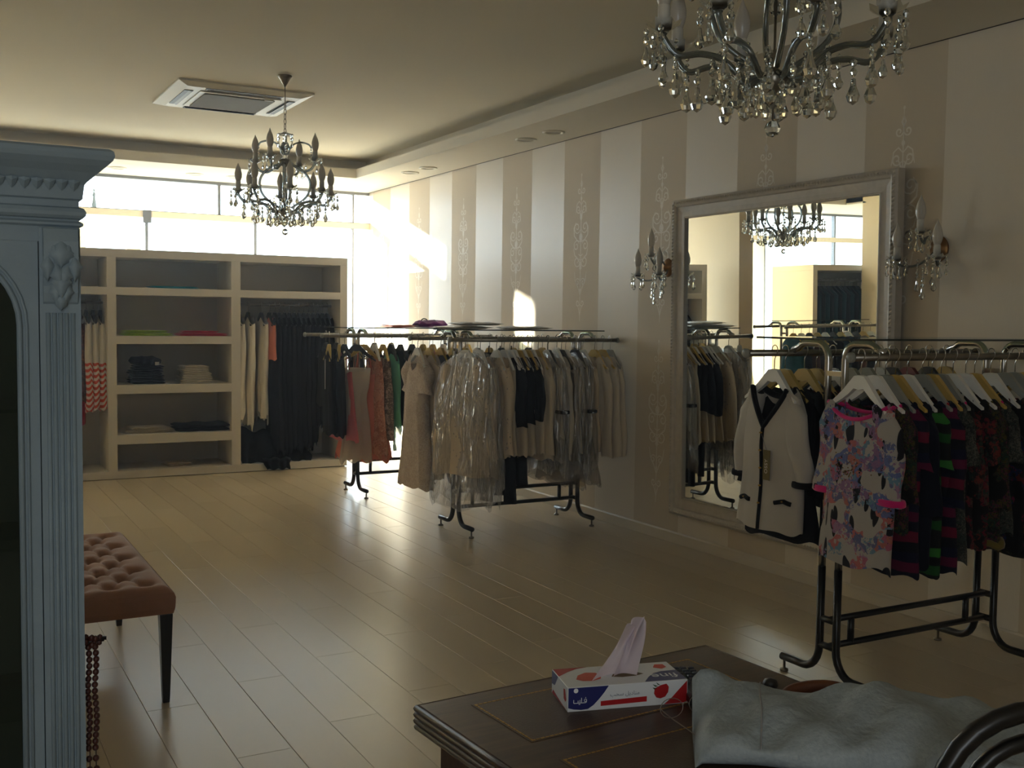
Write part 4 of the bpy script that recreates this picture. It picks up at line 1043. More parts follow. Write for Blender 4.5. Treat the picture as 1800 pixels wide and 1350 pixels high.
F('black_shirt', 'black sheer-panelled top right behind the off-white cardigan', 'wood', 3.175, R3, 'b', 'cloth_black', 0.0, hl='brown-edged hanger right behind the cardigan hanger', hem=-0.80, sw=0.17, zs=-0.158, sd=0.042, nw=0.11, nf=0.08, t1=0.05, prof=[(0, 0.17), (0.5, 0.18), (1, 0.22)], sleeves=(0.40, 0.06, 0.072, 0.05), smat='chiffon_black')
for i, (x, c, mt, hm) in enumerate(((3.285, 'wood', 'cloth_black', -0.66), (3.355, 'wood', 'print_dark_floral', -0.62), (3.45, 'white', 'cloth_black', -0.66), (3.56, 'grey', 'cloth_charcoal', -0.62), (3.66, 'grey', 'cloth_charcoal', -0.60), (3.74, 'white', 'cloth_black', -0.62), (3.82, 'black', 'cloth_charcoal', -0.6), (3.93, 'red', 'cloth_brown', -0.58), (4.06, 'black', 'cloth_black', -0.60), (4.18, 'wood', 'cloth_plum', -0.60))):
    F('dark_shirt', 'dark top on the near rack back rail, %s one past the cardigan' % ORD[i + 1], c, x, R3, 'b', mt, 0.0, hl='%s on the near rack back rail, %s one past the cardigan' % (HNAME[c], ORD[i + 1]), hem=hm, zs=-0.17, sd=0.032, sw=0.165, nw=0.11, t1=0.04, nu=32, nv=12, sleeves=(0.35, 0.055, 0.05, 0.01) if i < 2 else None)

# ---- near rack: front rail
ft = F('floral_tunic', 'white tunic with blue, pink and orange flowers and magenta edging', 'white', 3.085, R3, 'f', 'print_floral_white', -0.10, hl='white hanger of the floral tunic', hem=-0.80, zs=-0.190, sd=0.02, sw=0.178, nw=0.158, nf=0.055, nb=0.03, t0=0.03, t1=0.055, fold=0.10, k=4, nu=72, nv=24, hemw=0.012, prof=[(0, 0.178), (0.4, 0.18), (1, 0.19)], sleeves=(0.34, 0.060, 0.056, 0.03))
fn = FN[0]
neck_trim(ft, fn, 'cloth_magenta', 0.0085, lim=0.162, a0=0.5, a1=1.0, name='front_neck_trim'); neck_trim(ft, fn, 'cloth_magenta', 0.0085, lim=0.162, a0=0.0, a1=0.5, name='back_neck_trim')
for sg in (-1, 1): cuff(MB(), sg, 0.178, -0.190, 0.02, 0.34, 0.056, 0.03, 0.034).build('sleeve_trim', 'cloth_magenta', ft)
gm_ = MB(); rg = random.Random(3)
for k in range(46):
    a, r = rg.uniform(0, 6.28), abs(rg.gauss(0, 0.028)); u = 0.75 + r * cos(a) * 1.1; v = 0.36 + r * sin(a) * 2.2
    p = fn(u, v); gm_.lathe([(0.0, -0.003), (0.0035, 0.0), (0.0, 0.003)], 5, (p[0] - 0.003, p[1], p[2]), False)
tag(gm_.build('sequins', 'brass_aged', ft), kind='stuff')
p = fn(0.25, 0.02); MB().box(p[0] - 0.003, p[0] - 0.002, p[1] - 0.02, p[1] + 0.02, p[2] - 0.018, p[2] - 0.006).build('neck_label', 'cloth_label', ft)

front = [(3.160, 'white', 'print_dark_olive', 'khaki printed top with magenta edging', -0.66, 'cloth_magenta'),
         (3.215, 'grey', 'print_red_blue', 'navy tunic banded in red', -0.83, None), (3.270, 'wood', 'cloth_navy', 'navy tunic with a thin yellow strap', -0.80, None),
         (3.335, 'white', 'print_green_black', 'green and black checked tunic', -0.845, 'cloth_magenta'), (3.420, 'grey', 'print_red_blue', 'red and navy banded tunic', -0.835, 'cloth_red'),
         (3.475, 'wood', 'print_grey_speckle', 'grey speckled tunic', -0.80, None), (3.530, 'grey', 'print_dark_red', 'dark red printed top', -0.74, 'cloth_magenta'),
         (3.600, 'white', 'print_dark_red', 'black top with a deep red panel', -0.76, None), (3.675, 'white', 'print_dark_olive', 'olive printed top with a mustard hem', -0.77, 'cloth_mustard'),
         (3.730, 'wood', 'print_grey_speckle', 'grey flecked blouse', -0.72, 'cloth_magenta'), (3.830, 'white', 'print_dark_floral', 'dark flowered blouse', -0.80, None),
         (3.920, 'grey', 'print_dark_olive', 'dark olive blouse', -0.78, None), (3.985, 'grey', 'print_dark_floral', 'black blouse with small pink flowers', -0.80, None),
         (4.060, 'wood', 'print_dark_olive', 'black and khaki blouse', -0.86, None), (9.000, 'white', 'cloth_black', 'long black skirt-length tunic', -0.90, None), (9.000, 'grey', 'cloth_black', 'plain black tunic', -0.90, None),
         (9.000, 'wood', 'print_dark_floral', 'dark flowered tunic', -0.82, None)]
front = [q for q in front if q[0] < 5]
for i, (x, c, mt, ds, hm, tr) in enumerate(front):
    sl = (0.34 + 0.03 * (i % 3), 0.06, 0.055, 0.03) if i % 2 == 0 else (0.22, 0.06, 0.06, 0.03)
    gg = F('printed_blouse', '%s on the near rack, %s past the floral tunic' % (ds, ORD[i] if i < 16 else 'seventeenth'), c, x, R3, 'f', mt, random.uniform(-0.08, 0.06), hl='%s on the near rack, %s past the floral tunic' % (HNAME[c], ORD[i] if i < 16 else 'seventeenth'),
           hem=hm, zs=-0.186, sd=0.022, sw=0.168, nw=0.142, nf=0.05 + 0.03 * (i % 2), nb=0.03, t1=0.036, fold=0.14, nu=40, nv=14, sleeves=sl, prof=[(0, 0.168), (0.5, 0.175), (1, 0.19)])
    if tr:
        neck_trim(gg, FN[0], tr, 0.007, lim=0.145, a0=0.5, a1=1.0, n=30); 
    if tr == 'cloth_mustard':
        pts = [(lambda q: (q[0], q[1], q[2] + 0.02))(FN[0](k / 30, 1.0)) for k in range(30)]
        MB().tube(pts, 0.016, 6, closed=True).build('hem_band', tr, gg)
    if i in (1, 3, 4, 6, 8, 9):
        cl = {1: 'cloth_chartreuse', 3: 'cloth_magenta', 4: 'cloth_chartreuse', 6: 'cloth_magenta', 8: 'cloth_mustard', 9: 'cloth_magenta'}[i]
        q = FN[0](0.94, 0.06); MB().tube(smooth_path([(q[0], q[1], q[2]), (q[0] - 0.015, q[1] - 0.02, q[2] - 0.14), (q[0] - 0.01, q[1] + 0.02, q[2] - 0.24), (q[0] - 0.004, q[1] + 0.05, q[2] - 0.12)], 5), 0.008 if i < 6 else 0.014, 6).build('hanging_tie', cl, gg)

# ================================================================== clothes in the shelving
RU = dict(f=UY + 0.27, b=UY + 0.27, z=1.600)
g4, h4 = 'clothes in the shelving unit', 'black hangers in the shelving unit'
F = lambda *a, **k: hung(*a, group=g4, hgroup=h4, **k)
F('brown_blouse', 'brown paisley blouse in the left bay, nearest the blue cabinet', 'black', 1.165, RU, 'f', 'print_brown_paisley', 0.0, hl='black hanger in the left bay, nearest the blue cabinet', hem=-0.92, sw=0.17, t1=0.05)
F('brown_blouse', 'brown paisley blouse with a red sash in the left bay, next to the white tunics', 'black', 1.225, RU, 'f', 'print_brown_paisley', 0.0, hl='black hanger in the left bay, second from the blue cabinet', hem=-0.92, sw=0.17, t1=0.05)
rs = thing('red_sash', 'long red sash hanging among the brown blouses in the left bay', 'scarf', (1.205, RU['f'] - 0.10, RU['z'] - 0.55), 0, None)
MB().grid(lambda u, v: (0.055 * (u - 0.5) * (1.4 - 0.5 * v) + 0.02 * v, 0.02 * sin(9 * u + 4 * v) - 0.05 * (1 - abs(2 * u - 1)), -0.56 * v + 0.05 * (u - 0.5) * v), 10, 10).build('sash_cloth', 'cloth_red', rs, fix=False)
MB().tube([(0, 0.08, 0.56), (0, 0.02, 0.3), (0, 0, 0.0)], 0.012, 6, flat=0.4).build('sash_tail', 'cloth_red', rs)
for i, x in enumerate((1.275, 1.335, 1.395)):
    F('white_tunic', 'white tunic with orange striped hem in the left bay, %s from the left' % ORD[i], 'black', x, RU, 'f', 'print_orange_chevron', 0.0, hl='black hanger of the %s orange-hemmed tunic' % ORD[i], hem=-1.0 + 0.01 * i, sw=0.17, t1=0.055, t0=0.03, fold=0.12, prof=[(0, 0.17), (0.5, 0.19), (1, 0.22)])
for i, x in enumerate((0.66, 0.74, 0.82, 0.91, 1.0, 1.08)):
    F('dark_blouse', 'dark blouse in the left bay, hidden by the blue cabinet, %s from the bay end' % ORD[i], 'black', x, RU, 'f', 'cloth_charcoal', 0.0, hl='black hanger in the left bay, hidden by the blue cabinet, %s from the bay end' % ORD[i], hem=-0.9, sw=0.17, t1=0.05, nu=28, nv=10)
for i, x in enumerate((2.665, 2.755, 2.885)):
    F('white_shirt', 'white shirt with knotted sleeves in the right bay, %s from the left' % ORD[i], 'black', x, RU, 'f', 'cloth_white', 0.0, hl='black hanger of the %s white knotted shirt' % ORD[i], hem=-1.12 - 0.05 * (i % 2), sw=0.165, t0=0.030, t1=0.048, fold=0.22, hemw=0.05, k=4, prof=[(0, 0.165), (0.45, 0.165), (0.70, 0.10), (0.76, 0.11), (1, 0.13)], sleeves=(0.92 + 0.06 * (i % 2), 0.05, 0.022, -0.03, -0.015))
F('coral_shirt', 'coral red top between the white shirts and the black gowns', 'black', 2.965, RU, 'f', 'cloth_coral', 0.0, hl='black hanger of the coral top in the shelving', hem=-0.55, sw=0.17, t0=0.03, t1=0.05)
for i in range(12):
    x = 3.02 + i * 0.049
    hm = (-1.47, -1.44, -1.46, -1.42, -1.45, -1.40, -1.44, -1.38, -1.20, -1.16, -1.22, -1.12)[i]
    F('black_gown', 'long black gown in the right bay, %s from the coral top' % ORD[i], 'black', x, RU, 'f', 'cloth_black' if i % 3 else 'cloth_charcoal', 0.0, hl='black hanger in the right bay, %s from the coral top' % ORD[i], hem=hm, sw=0.178, t0=0.032, t1=0.062, fold=0.24, k=7, hemw=0.03, prof=[(0, 0.178), (0.3, 0.18), (1, 0.225)])
tr = thing('black_gown_train', 'black gown hems heaped on the floor of the right bay, spilling over the plinth', 'dress', (2.96, UY + 0.02, 0.0), 0, None)
def heap(u, v):
    X = -0.335 + 0.70 * u; top = 0.40 - 0.10 * u + 0.025 * sin(19 * u)
    z = 0.077 + (top - 0.077) * (1 - v); y = 0.22 * (1 - v) ** 1.6 + 0.018 * sin(26 * u + 3 * v) * (0.4 + v) + 0.03
    return (X + 0.012 * sin(14 * v + 9 * u), y, z + 0.006 * sin(31 * u) * v)
MB().grid(heap, 46, 12).build('heaped_hem', 'cloth_black', tr, fix=False)
def tail(u, v):
    w = 0.15 * (1 - 0.25 * v); yy = 0.10 - 0.155 * min(1, v * 2.2); z = 0.115 if v < 0.35 else 0.115 - 0.10 * (v - 0.35) / 0.65
    return (0.0 + w * (2 * u - 1) + 0.01 * sin(8 * v), yy + 0.010 * sin(21 * u + 2 * v), z + 0.008 * sin(17 * u))
MB().grid(tail, 22, 12).build('trailing_hem', 'cloth_black', tr, fix=False)
R5 = dict(f=UY + 0.27, b=UY + 0.27, z=1.90)
for i in range(13):
    hung('dark_gown', 'dark teal-black gown in the separate wardrobe unit, %s from its right side' % ORD[i], 'black', -1.40 - i * 0.075, R5, 'f', 'cloth_teal' if i % 2 else 'cloth_navy', 0.0, hl='black hanger in the separate wardrobe unit, %s from its right side' % ORD[i], group='gowns in the separate wardrobe', hgroup='hangers in the separate wardrobe', hem=-1.6, sw=0.178, t1=0.05, nu=24, nv=8)
R4 = dict(f=8.75, b=9.25, z=1.345)
for i in range(11):
    c = ('white', 'wood', 'black')[i % 3]; mt = ('cloth_black', 'cloth_charcoal', 'cloth_brown', 'cloth_black', 'cloth_teal', 'cloth_black')[i % 6]
    hung('dark_shirt', 'top on the rack behind the blue cabinet, front rail, %s from its left end' % ORD[i], c, -0.86 + i * 0.12, R4, 'f', mt, 0.0, hl='%s on the rack behind the blue cabinet, %s from its left end' % (HNAME[c], ORD[i]), group='tops on the rack behind the blue cabinet', hgroup='hangers on the rack behind the blue cabinet', hem=-0.75, t1=0.045, nu=24, nv=8)

# folded clothes
def folded(name, label, cat, loc, w, d, h, mat, seed=0, rz=0.0, group=None, layers=3, rough=1.0):
    t = thing(name, label, cat, loc, rz, group); rn = random.Random(seed)
    ph = [rn.uniform(0, 6.28) for _ in range(6)]
    for L in range(layers):
        z0 = h * L / layers; hh = h / layers * 0.97; dx, dy = rn.uniform(-0.008, 0.008), rn.uniform(-0.006, 0.006)
        def fn(u, v):
            a = 2 * pi * v; p = u * 2 - 1
            ex = (1 - abs(p) ** 8) ** 0.25 if abs(p) < 1 else 0
            yy = cos(a); zz = sin(a)
            yy = math.copysign(abs(yy) ** 0.45, yy); zz = math.copysign(abs(zz) ** 0.6, zz)
            bump = 1 + rough * 0.16 * sin(7 * p + ph[L % 6] + 2 * yy) + rough * 0.10 * sin(11 * yy + ph[(L + 1) % 6])
            y2 = d / 2 * yy * (0.97 + 0.03 * ex) + rough * 0.006 * sin(8 * p + ph[2])
            return (w / 2 * p + dx, y2 + dy, z0 + hh / 2 + hh / 2 * zz * max(0.25, ex) * (bump if zz > 0 else 1))
        m = MB(); m.grid(fn, 22, 15)
        m.build('folded_layer', mat, t, fix=False)
    return t
SH = lambda z: z
gf = 'folded clothes on the shelves'
yf = UY + 0.24
folded('folded_shirt', 'turquoise folded shirt lying on the top middle shelf', 'shirt', (2.03, yf, 1.738), 0.43, 0.30, 0.024, 'cloth_turquoise', 1, 0, gf, 2)
folded('folded_shirt', 'lime green folded shirts on the second middle shelf, lower pile piece', 'shirt', (1.79, yf, 1.30), 0.44, 0.30, 0.026, 'cloth_lime', 2, 0, gf, 2)
folded('folded_shirt', 'lime green folded shirt lying on top of the other lime shirt', 'shirt', (1.78, yf + 0.01, 1.328), 0.38, 0.28, 0.022, 'cloth_lime', 3, 0.03, gf, 2)
folded('folded_shirt', 'hot pink folded shirt beside the lime ones, lower piece', 'shirt', (2.285, yf, 1.30), 0.45, 0.30, 0.026, 'cloth_hotpink', 4, 0, gf, 2)
folded('folded_shirt', 'hot pink folded shirt lying on top of the other pink shirt', 'shirt', (2.27, yf + 0.01, 1.328), 0.33, 0.28, 0.020, 'cloth_hotpink', 5, -0.05, gf, 2)
for k in range(4):
    folded('folded_jeans', 'dark navy folded jeans on the third middle shelf, %s of the pile' % ('bottom', 'second from bottom', 'third from bottom', 'upper')[k], 'jeans', (1.785 + (0.0, 0.006, -0.008, 0.012)[k], yf, 0.8555 + 0.043 * k), 0.295 - 0.012 * k, 0.28, 0.042, 'cloth_navy', 10 + k, (0.02, -0.03, 0.04, -0.02)[k], gf, 2)
fj = folded('folded_jeans', 'dark navy jeans crumpled on top of the jeans pile, white label at the front', 'jeans', (1.775, yf, 1.03), 0.22, 0.22, 0.07, 'cloth_navy', 15, 0.3, gf, 1, 2.2)
MB().box(0.045, 0.085, -0.118, -0.114, -0.004, 0.028).build('size_label', 'cloth_label', fj)
for k in range(5):
    folded('folded_trousers', 'white folded trousers on the third middle shelf, %s of the pile' % ('bottom', 'second from bottom', 'third from bottom', 'fourth from bottom', 'topmost')[k], 'trousers', (2.225 + 0.006 * ((k % 3) - 1), yf, 0.8555 + 0.033 * k), 0.30 - 0.018 * k, 0.28, 0.032, 'cloth_white', 20 + k, (0.0, 0.03, -0.03, 0.02, 0.08)[k], gf, 2)
folded('folded_shirt', 'white folded shirt lying flat on the fourth middle shelf', 'shirt', (1.79, yf, 0.401), 0.45, 0.30, 0.030, 'cloth_offwhite', 30, 0, gf, 3)
folded('folded_shirt', 'grey-white folded shirt lying on the flat white shirt', 'shirt', (1.80, yf, 0.433), 0.34, 0.27, 0.020, 'cloth_offwhite', 31, 0.04, gf, 2)
folded('folded_jumper', 'black rumpled jumper on the fourth middle shelf', 'jumper', (2.275, yf - 0.02, 0.401), 0.50, 0.32, 0.070, 'cloth_black', 32, 0, gf, 2, 2.0)
folded('folded_shirt', 'cream folded shirt on the bottom middle shelf', 'shirt', (2.05, yf, 0.0745), 0.23, 0.24, 0.035, 'cloth_cream', 33, 0.1, gf, 2)
# on the racks' glass tops
zt = lambda R: R['z'] + 0.0705
folded('folded_scarf', 'orange folded scarf on the glass top of the far rack', 'scarf', (3.53, 8.40, zt(R1)), 0.24, 0.22, 0.022, 'cloth_orange', 40, 0.1, None, 2)
pb = folded('purple_bag', 'crumpled purple fabric bag on the glass top of the far rack', 'bag', (3.82, 8.38, zt(R1)), 0.26, 0.20, 0.055, 'cloth_purple', 41, -0.1, None, 1, 2.4)
MB().tube(arc((-0.05, 0, 0.045), 0.032, 0, 180, 10), 0.005, 6).build('bag_handle', 'cloth_black', pb)
MB().tube(arc((0.045, 0.02, 0.04), 0.024, 0, 180, 8), 0.005, 6).build('bag_handle', 'cloth_black', pb)
for i, (x, dz, rz, lb) in enumerate(((3.27, 0.0, 0.15, 'clear-wrapped white folded shirt at the left end of the middle rack top'), (3.37, 0.0262, -0.12, 'clear-wrapped white shirt lying on the wrapped shirt at the left end'), (3.76, 0.0, -0.05, 'clear-wrapped beige folded shirt on the right part of the middle rack top'))):
    pk = folded('wrapped_shirt', lb, 'shirt', (x, 6.62, zt(R2) + dz), 0.28, 0.26, 0.020, 'cloth_offwhite' if i < 2 else 'cloth_cream', 45 + i, rz, 'wrapped shirts on the middle rack', 1)
    MB().grid(lambda u, v: (0.16 * (2 * u - 1), 0.15 * cos(2 * pi * v), 0.0115 + 0.0125 * sin(2 * pi * v) * (1 - (2 * u - 1) ** 8) + 0.002 * sin(23 * u + 9 * v) * (1 if 0.05 < v < 0.45 else 0)), 20, 17).build('plastic_sleeve', 'clear_polythene', pk, fix=False)

# ================================================================== foreground: pale blue vitrine cabinet
cb = thing('display_cabinet', 'tall pale blue carved display cabinet with an arched glass door', 'cabinet', (-0.20, 2.60, 0.0))
CW, CD = 0.51, 0.42                       # half width, depth
P_ = 'cabinet_blue'
for sg in (-1, 1): MB().box(sg * CW - (0.022 if sg > 0 else 0), sg * CW + (0 if sg > 0 else 0.022), 0.03, CD, 0.05, 1.755, 0.002).build('side_panel', P_, cb)
MB().box(-CW + 0.022, CW - 0.022, CD - 0.015, CD, 0.05, 1.755).build('back_panel', 'cabinet_inside', cb)
MB().box(-CW + 0.01, CW - 0.01, 0.012, CD, 0.0, 0.10, 0.004).build('plinth', P_, cb)
for z in (0.55, 0.95, 1.27):
    MB().box(-CW + 0.03, CW - 0.03, 0.06, CD - 0.02, z, z + 0.008).build('glass_shelf', 'shelf_glass', cb)
# cornice: moulded profile returned around the front and both sides
def ring_profile(mb, prof, hw, d):
    vs = []
    for o_, z in prof:
        vs += [(-hw - o_, d, z), (-hw - o_, -o_, z), (hw + o_, -o_, z), (hw + o_, d, z)]
    n_ = len(prof); fs = []
    for i in range(n_ - 1):
        for k in range(3): fs.append((i * 4 + k, i * 4 + k + 1, (i + 1) * 4 + k + 1, (i + 1) * 4 + k))
    fs.append((0, 3, 2, 1)); fs.append(tuple((n_ - 1) * 4 + k for k in range(4)))
    return mb.add(vs, fs)
ring_profile(MB(), [(0.0, 1.755), (0.006, 1.758), (0.008, 1.775), (0.010, 1.79), (0.018, 1.800), (0.034, 1.816), (0.052, 1.830), (0.064, 1.842), (0.068, 1.852), (0.066, 1.862), (0.058, 1.868)], CW, CD).build('cornice', P_, cb)
ring_profile(MB(), [(0.0, 1.712), (0.006, 1.714), (0.012, 1.720), (0.013, 1.728), (0.009, 1.736), (0.0, 1.740)], CW, CD).build('bead_moulding', P_, cb)
ring_profile(MB(), [(0.0, 1.694), (0.007, 1.698), (0.007, 1.703), (0.0, 1.708)], CW, CD).build('lower_moulding', P_, cb)
MB().box(-CW + 0.001, CW - 0.001, 0.002, 0.03, 1.66, 1.756).build('frieze', P_, cb)
m = MB(); n_ = 40
for i in range(n_):                                  # carved leaf course under the cornice
    x = -CW + (i + 0.5) * 2 * CW / n_; w = CW / n_
    m.add([(x - w, -0.019, 1.797), (x, -0.022, 1.799), (x + w, -0.019, 1.797), (x + w * 0.6, -0.012, 1.782), (x, -0.010, 1.774), (x - w * 0.6, -0.012, 1.782), (x, -0.0245, 1.790)],
          [(0, 1, 6), (1, 2, 6), (2, 3, 6), (3, 4, 6), (4, 5, 6), (5, 0, 6)])
tag(m.build('carved_leaf_course', P_, cb), kind='stuff')
# corner pilasters with scroll corbel and flutes
for sg in (-1, 1):
    px = sg * (CW - 0.043)
    pil = MB().box(px - 0.043, px + 0.043, -0.004, 0.03, 0.10, 1.694, 0.003).build('pilaster', P_, cb)
    m = MB()
    for k in range(5):
        x = px - 0.026 + k * 0.013
        m.tube([(x, -0.004, 0.16), (x, -0.004, 1.50)], 0.0052, 8)
    tag(m.build('flutes', P_, pil), kind='stuff')
    # corbel: swelling bracket with layered acanthus leaves
    side = [(0.0, 1.69), (-0.020, 1.688), (-0.030, 1.66), (-0.029, 1.62), (-0.021, 1.585), (-0.012, 1.56), (-0.014, 1.545), (-0.006, 1.525), (0.0, 1.52)]
    MB().prism([(y - 0.004, z) for y, z in side], px - 0.036, px + 0.036, 'x').build('corbel', P_, pil)
    lv = MB()
    for (lx, lz, ly, ln, wd, rot) in ((0.0, 1.66, -0.034, 0.06, 0.022, 0), (-0.018, 1.655, -0.031, 0.055, 0.016, 0.35), (0.018, 1.655, -0.031, 0.055, 0.016, -0.35), (-0.013, 1.61, -0.032, 0.055, 0.016, 0.25), (0.013, 1.61, -0.032, 0.055, 0.016, -0.25),
                                   (0.0, 1.60, -0.030, 0.07, 0.018, 0), (-0.016, 1.57, -0.022, 0.05, 0.013, 0.2), (0.016, 1.57, -0.022, 0.05, 0.013, -0.2), (0.0, 1.555, -0.019, 0.05, 0.016, 0), (0.028, 1.63, -0.03, 0.06, 0.014, 0.0), (-0.028, 1.63, -0.03, 0.06, 0.014, 0.0)):
        def leaf(u, v, lx=lx, lz=lz, ly=ly, ln=ln, wd=wd, rot=rot):
            w = wd * sin(pi * (0.12 + 0.86 * v)) * (1 + 0.22 * sin(18 * v)); s = 2 * u - 1
            X, Z = w * s, -ln * v
            return (px + lx + X * cos(rot) - Z * sin(rot), ly - 0.012 * sin(pi * v) + 0.010 * s * s, lz + Z * cos(rot) + X * sin(rot))
        lv.grid(leaf, 7, 10)
    lv.build('acanthus_leaves', P_, pil)
# doors with arched openings
for sg in (-1, 1):
    xi, xo = (0.003, CW - 0.088) if sg > 0 else (-CW + 0.088, -0.003)
    ol, orr = xi + 0.055, xo - 0.045; cxa = (ol + orr) / 2; ra = (orr - ol) / 2; sp_ = 1.47
    dr = thing('door', None, None); dr.parent = cb
    inner = [(orr, 0.16), (orr, sp_)] + [(cxa + ra * cos(radians(a)), sp_ + ra * 1.02 * sin(radians(a))) for a in range(10, 180, 10)] + [(ol, sp_), (ol, 0.16)]
    outer = [(xo, 0.11), (xo, sp_)] + [(max(xi, min(xo, cxa + 0.30 * cos(radians(a)))), min(1.66, sp_ + 0.30 * sin(radians(a)))) for a in range(10, 180, 10)] + [(xi, sp_), (xi, 0.11)]
    k = len(inner); vs = []
    for y in (0.004, 0.028):
        vs += [(p[0], y, p[1]) for p in inner] + [(p[0], y, p[1]) for p in outer]
    fs = []
    for i in range(k):
        j = (i + 1) % k
        fs += [(i, j, k + j, k + i), (2 * k + i, 3 * k + i, 3 * k + j, 2 * k + j), (i, 2 * k + i, 2 * k + j, j)]
    MB().add(vs, fs).build('door_frame', P_, dr, fix=True)
    for off, r in ((0.006, 0.006), (0.020, 0.004)):
        MB().tube([(p[0] + (off if p[0] > cxa else -off) * (1 if p[1] <= sp_ else abs(p[0] - cxa) / ra), 0.003, p[1] + (off * (p[1] - sp_) / ra if p[1] > sp_ else 0)) for p in inner], r, 6).build('arch_bead', P_, dr)
    MB().prism([(p[0], p[1]) for p in inner], 0.014, 0.018, 'y').build('glass_pane', 'vitrine_glass', dr)
# things inside the vitrine
t = thing('card_box', 'white box with pale print on the upper shelf inside the blue cabinet', 'box', (-0.11, 2.80, 1.278)); MB().box(-0.15, 0.09, -0.05, 0.05, 0, 0.125, 0.003).build('box_body', 'box_white', t); MB().box(-0.15, 0.09, -0.0515, -0.0505, 0.012, 0.045).build('printed_band', 'cloth_offwhite', t)
t = thing('blue_pouch', 'small blue pouch on the middle shelf inside the blue cabinet', 'pouch', (-0.02, 2.78, 0.958), 0.2)
MB().lathe([(0.0, 0.0), (0.05, 0.002), (0.062, 0.02), (0.055, 0.045), (0.03, 0.06), (0.035, 0.075)], 14, sx=1.2, sy=0.8).build('pouch_cloth', 'cloth_navy', t); MB().tube([(0.03 * cos(a), 0.022 * sin(a), 0.06) for a in [2 * pi * k / 12 for k in range(12)]], 0.004, 6, closed=True).build('drawstring', 'thread_grey', t)
t = thing('dark_vase', 'dark slender vase on the lower shelf inside the blue cabinet', 'vase', (0.0, 2.79, 0.558)); MB().lathe([(0.03, 0.0), (0.045, 0.02), (0.05, 0.10), (0.035, 0.19), (0.018, 0.24), (0.016, 0.30), (0.024, 0.33)], 18).build('vase_body', 'cloth_teal', t); MB().lathe([(0.051, 0.09), (0.0525, 0.10), (0.051, 0.11)], 18).build('vase_band', 'gilt', t)
# peg on the cabinet's side and the bead string that hangs from it
pg = MB(); pg.tube([(CW - 0.002, 0.02, 0.728), (CW + 0.045, 0.02, 0.731)], 0.006, 8); pg.build('peg', 'leg_black', cb)
nk = thing('wooden_bead_string', 'long dark brown wooden bead string hanging beside the blue cabinet', 'beads', (CW - 0.20 + 0.018, 2.62, 0.735))
BEAD = lathe_mesh('bead', [(0.0, 0.0078), (0.0045, 0.0065), (0.0072, 0.0025), (0.0072, -0.0025), (0.0045, -0.0065), (0.0, -0.0078)], 'bead_wood', 10)
for sx in (-1, 1):
    z = -0.02
    for k in range(34):
        gap = 0.0152 if not (16 <= k < 19) else 0.026
        place('bead', BEAD, nk, (sx * 0.0075 + 0.002 * sin(k * 0.7), -0.001 * sx, z)); z -= gap
    MB().tube([(0, 0, 0.004), (sx * 0.006, 0, -0.012), (sx * 0.0075, 0, z)], 0.0012, 5).build('cord', 'leg_black', nk)
m = MB(); rb = random.Random(2)
for k in range(9): m.lathe([(0.0, 0.008), (0.006, 0.004), (0.006, -0.004), (0.0, -0.008)], 8, (rb.uniform(-0.016, 0.018), rb.uniform(-0.008, 0.012) - 0.012, rb.uniform(-0.012, 0.012)))
m.build('bead_cluster', 'bead_wood', nk)
MB().tube([(0.004, 0, 0.0), (0.032, -0.004, -0.002)], 0.0045, 7).build('toggle', 'leg_black', nk)

# ================================================================== tufted bench
bn = thing('tufted_bench', 'brown velvet bench with deep button tufts and dark tapered legs', 'bench', (0.60, 4.73, 0.0))
bw, bl, bt = 0.215, 0.60, 0.462
tf = []
for j in range(9):
    for i in range(3 if j % 2 == 0 else 2):
        tf.append(((-0.125 + i * 0.125) if j % 2 == 0 else (-0.0625 + i * 0.125), -0.50 + j * 0.125))
def seat_top(u, v):
    x, y = (2 * u - 1), (2 * v - 1)
    X, Y = x * bw, y * bl; ed = min((1 - abs(x)) * bw, (1 - abs(y)) * bl)
    h = bt - 0.030 * exp(-(ed / 0.018) ** 1.2)
    for a, b in tf:
        d2 = (X - a) ** 2 + (Y - b) ** 2; h -= 0.030 * exp(-d2 / 0.00075) + 0.012 * exp(-d2 / 0.0028)
    for a, b in tf:                                  # diamond pleats between neighbouring buttons
        for c, d in tf:
            if abs(abs(a - c) - 0.0625) < 1e-3 and abs((d - b) - 0.125) < 1e-3:
                tt = max(0, min(1, ((X - a) * (c - a) + (Y - b) * (d - b)) / ((c - a) ** 2 + (d - b) ** 2)))
                dd = (X - a - tt * (c - a)) ** 2 + (Y - b - tt * (d - b)) ** 2
                if dd < 0.0006: h -= 0.010 * exp(-dd / 0.00012)
    return (X, Y, h)
m = MB(); m.grid(seat_top, 46, 120); m.build('cushion', 'velvet_brown', bn)
m = MB(); q = []
for z, ins in ((bt - 0.028, 0.0), (bt - 0.045, -0.006), (0.375, -0.004), (0.352, 0.002), (0.348, 0.02)): q.append((z, ins))
vs = []
for z, ins in q: vs += [(-bw + ins, -bl + ins, z), (bw - ins, -bl + ins, z), (bw - ins, bl - ins, z), (-bw + ins, bl - ins, z)]
m.add(vs, [(i * 4 + k, i * 4 + (k + 1) % 4, (i + 1) * 4 + (k + 1) % 4, (i + 1) * 4 + k) for i in range(4) for k in range(4)] + [(16, 17, 18, 19)])
m.build('upholstered_side', 'velvet_brown', bn)
BUT = lathe_mesh('button', [(0.0, 0.005), (0.006, 0.004), (0.009, 0.0), (0.006, -0.004)], 'velvet_brown', 10)
for a, b in tf: place('button', BUT, bn, (a, b, seat_top((a / bw + 1) / 2, (b / bl + 1) / 2)[2] + 0.001))
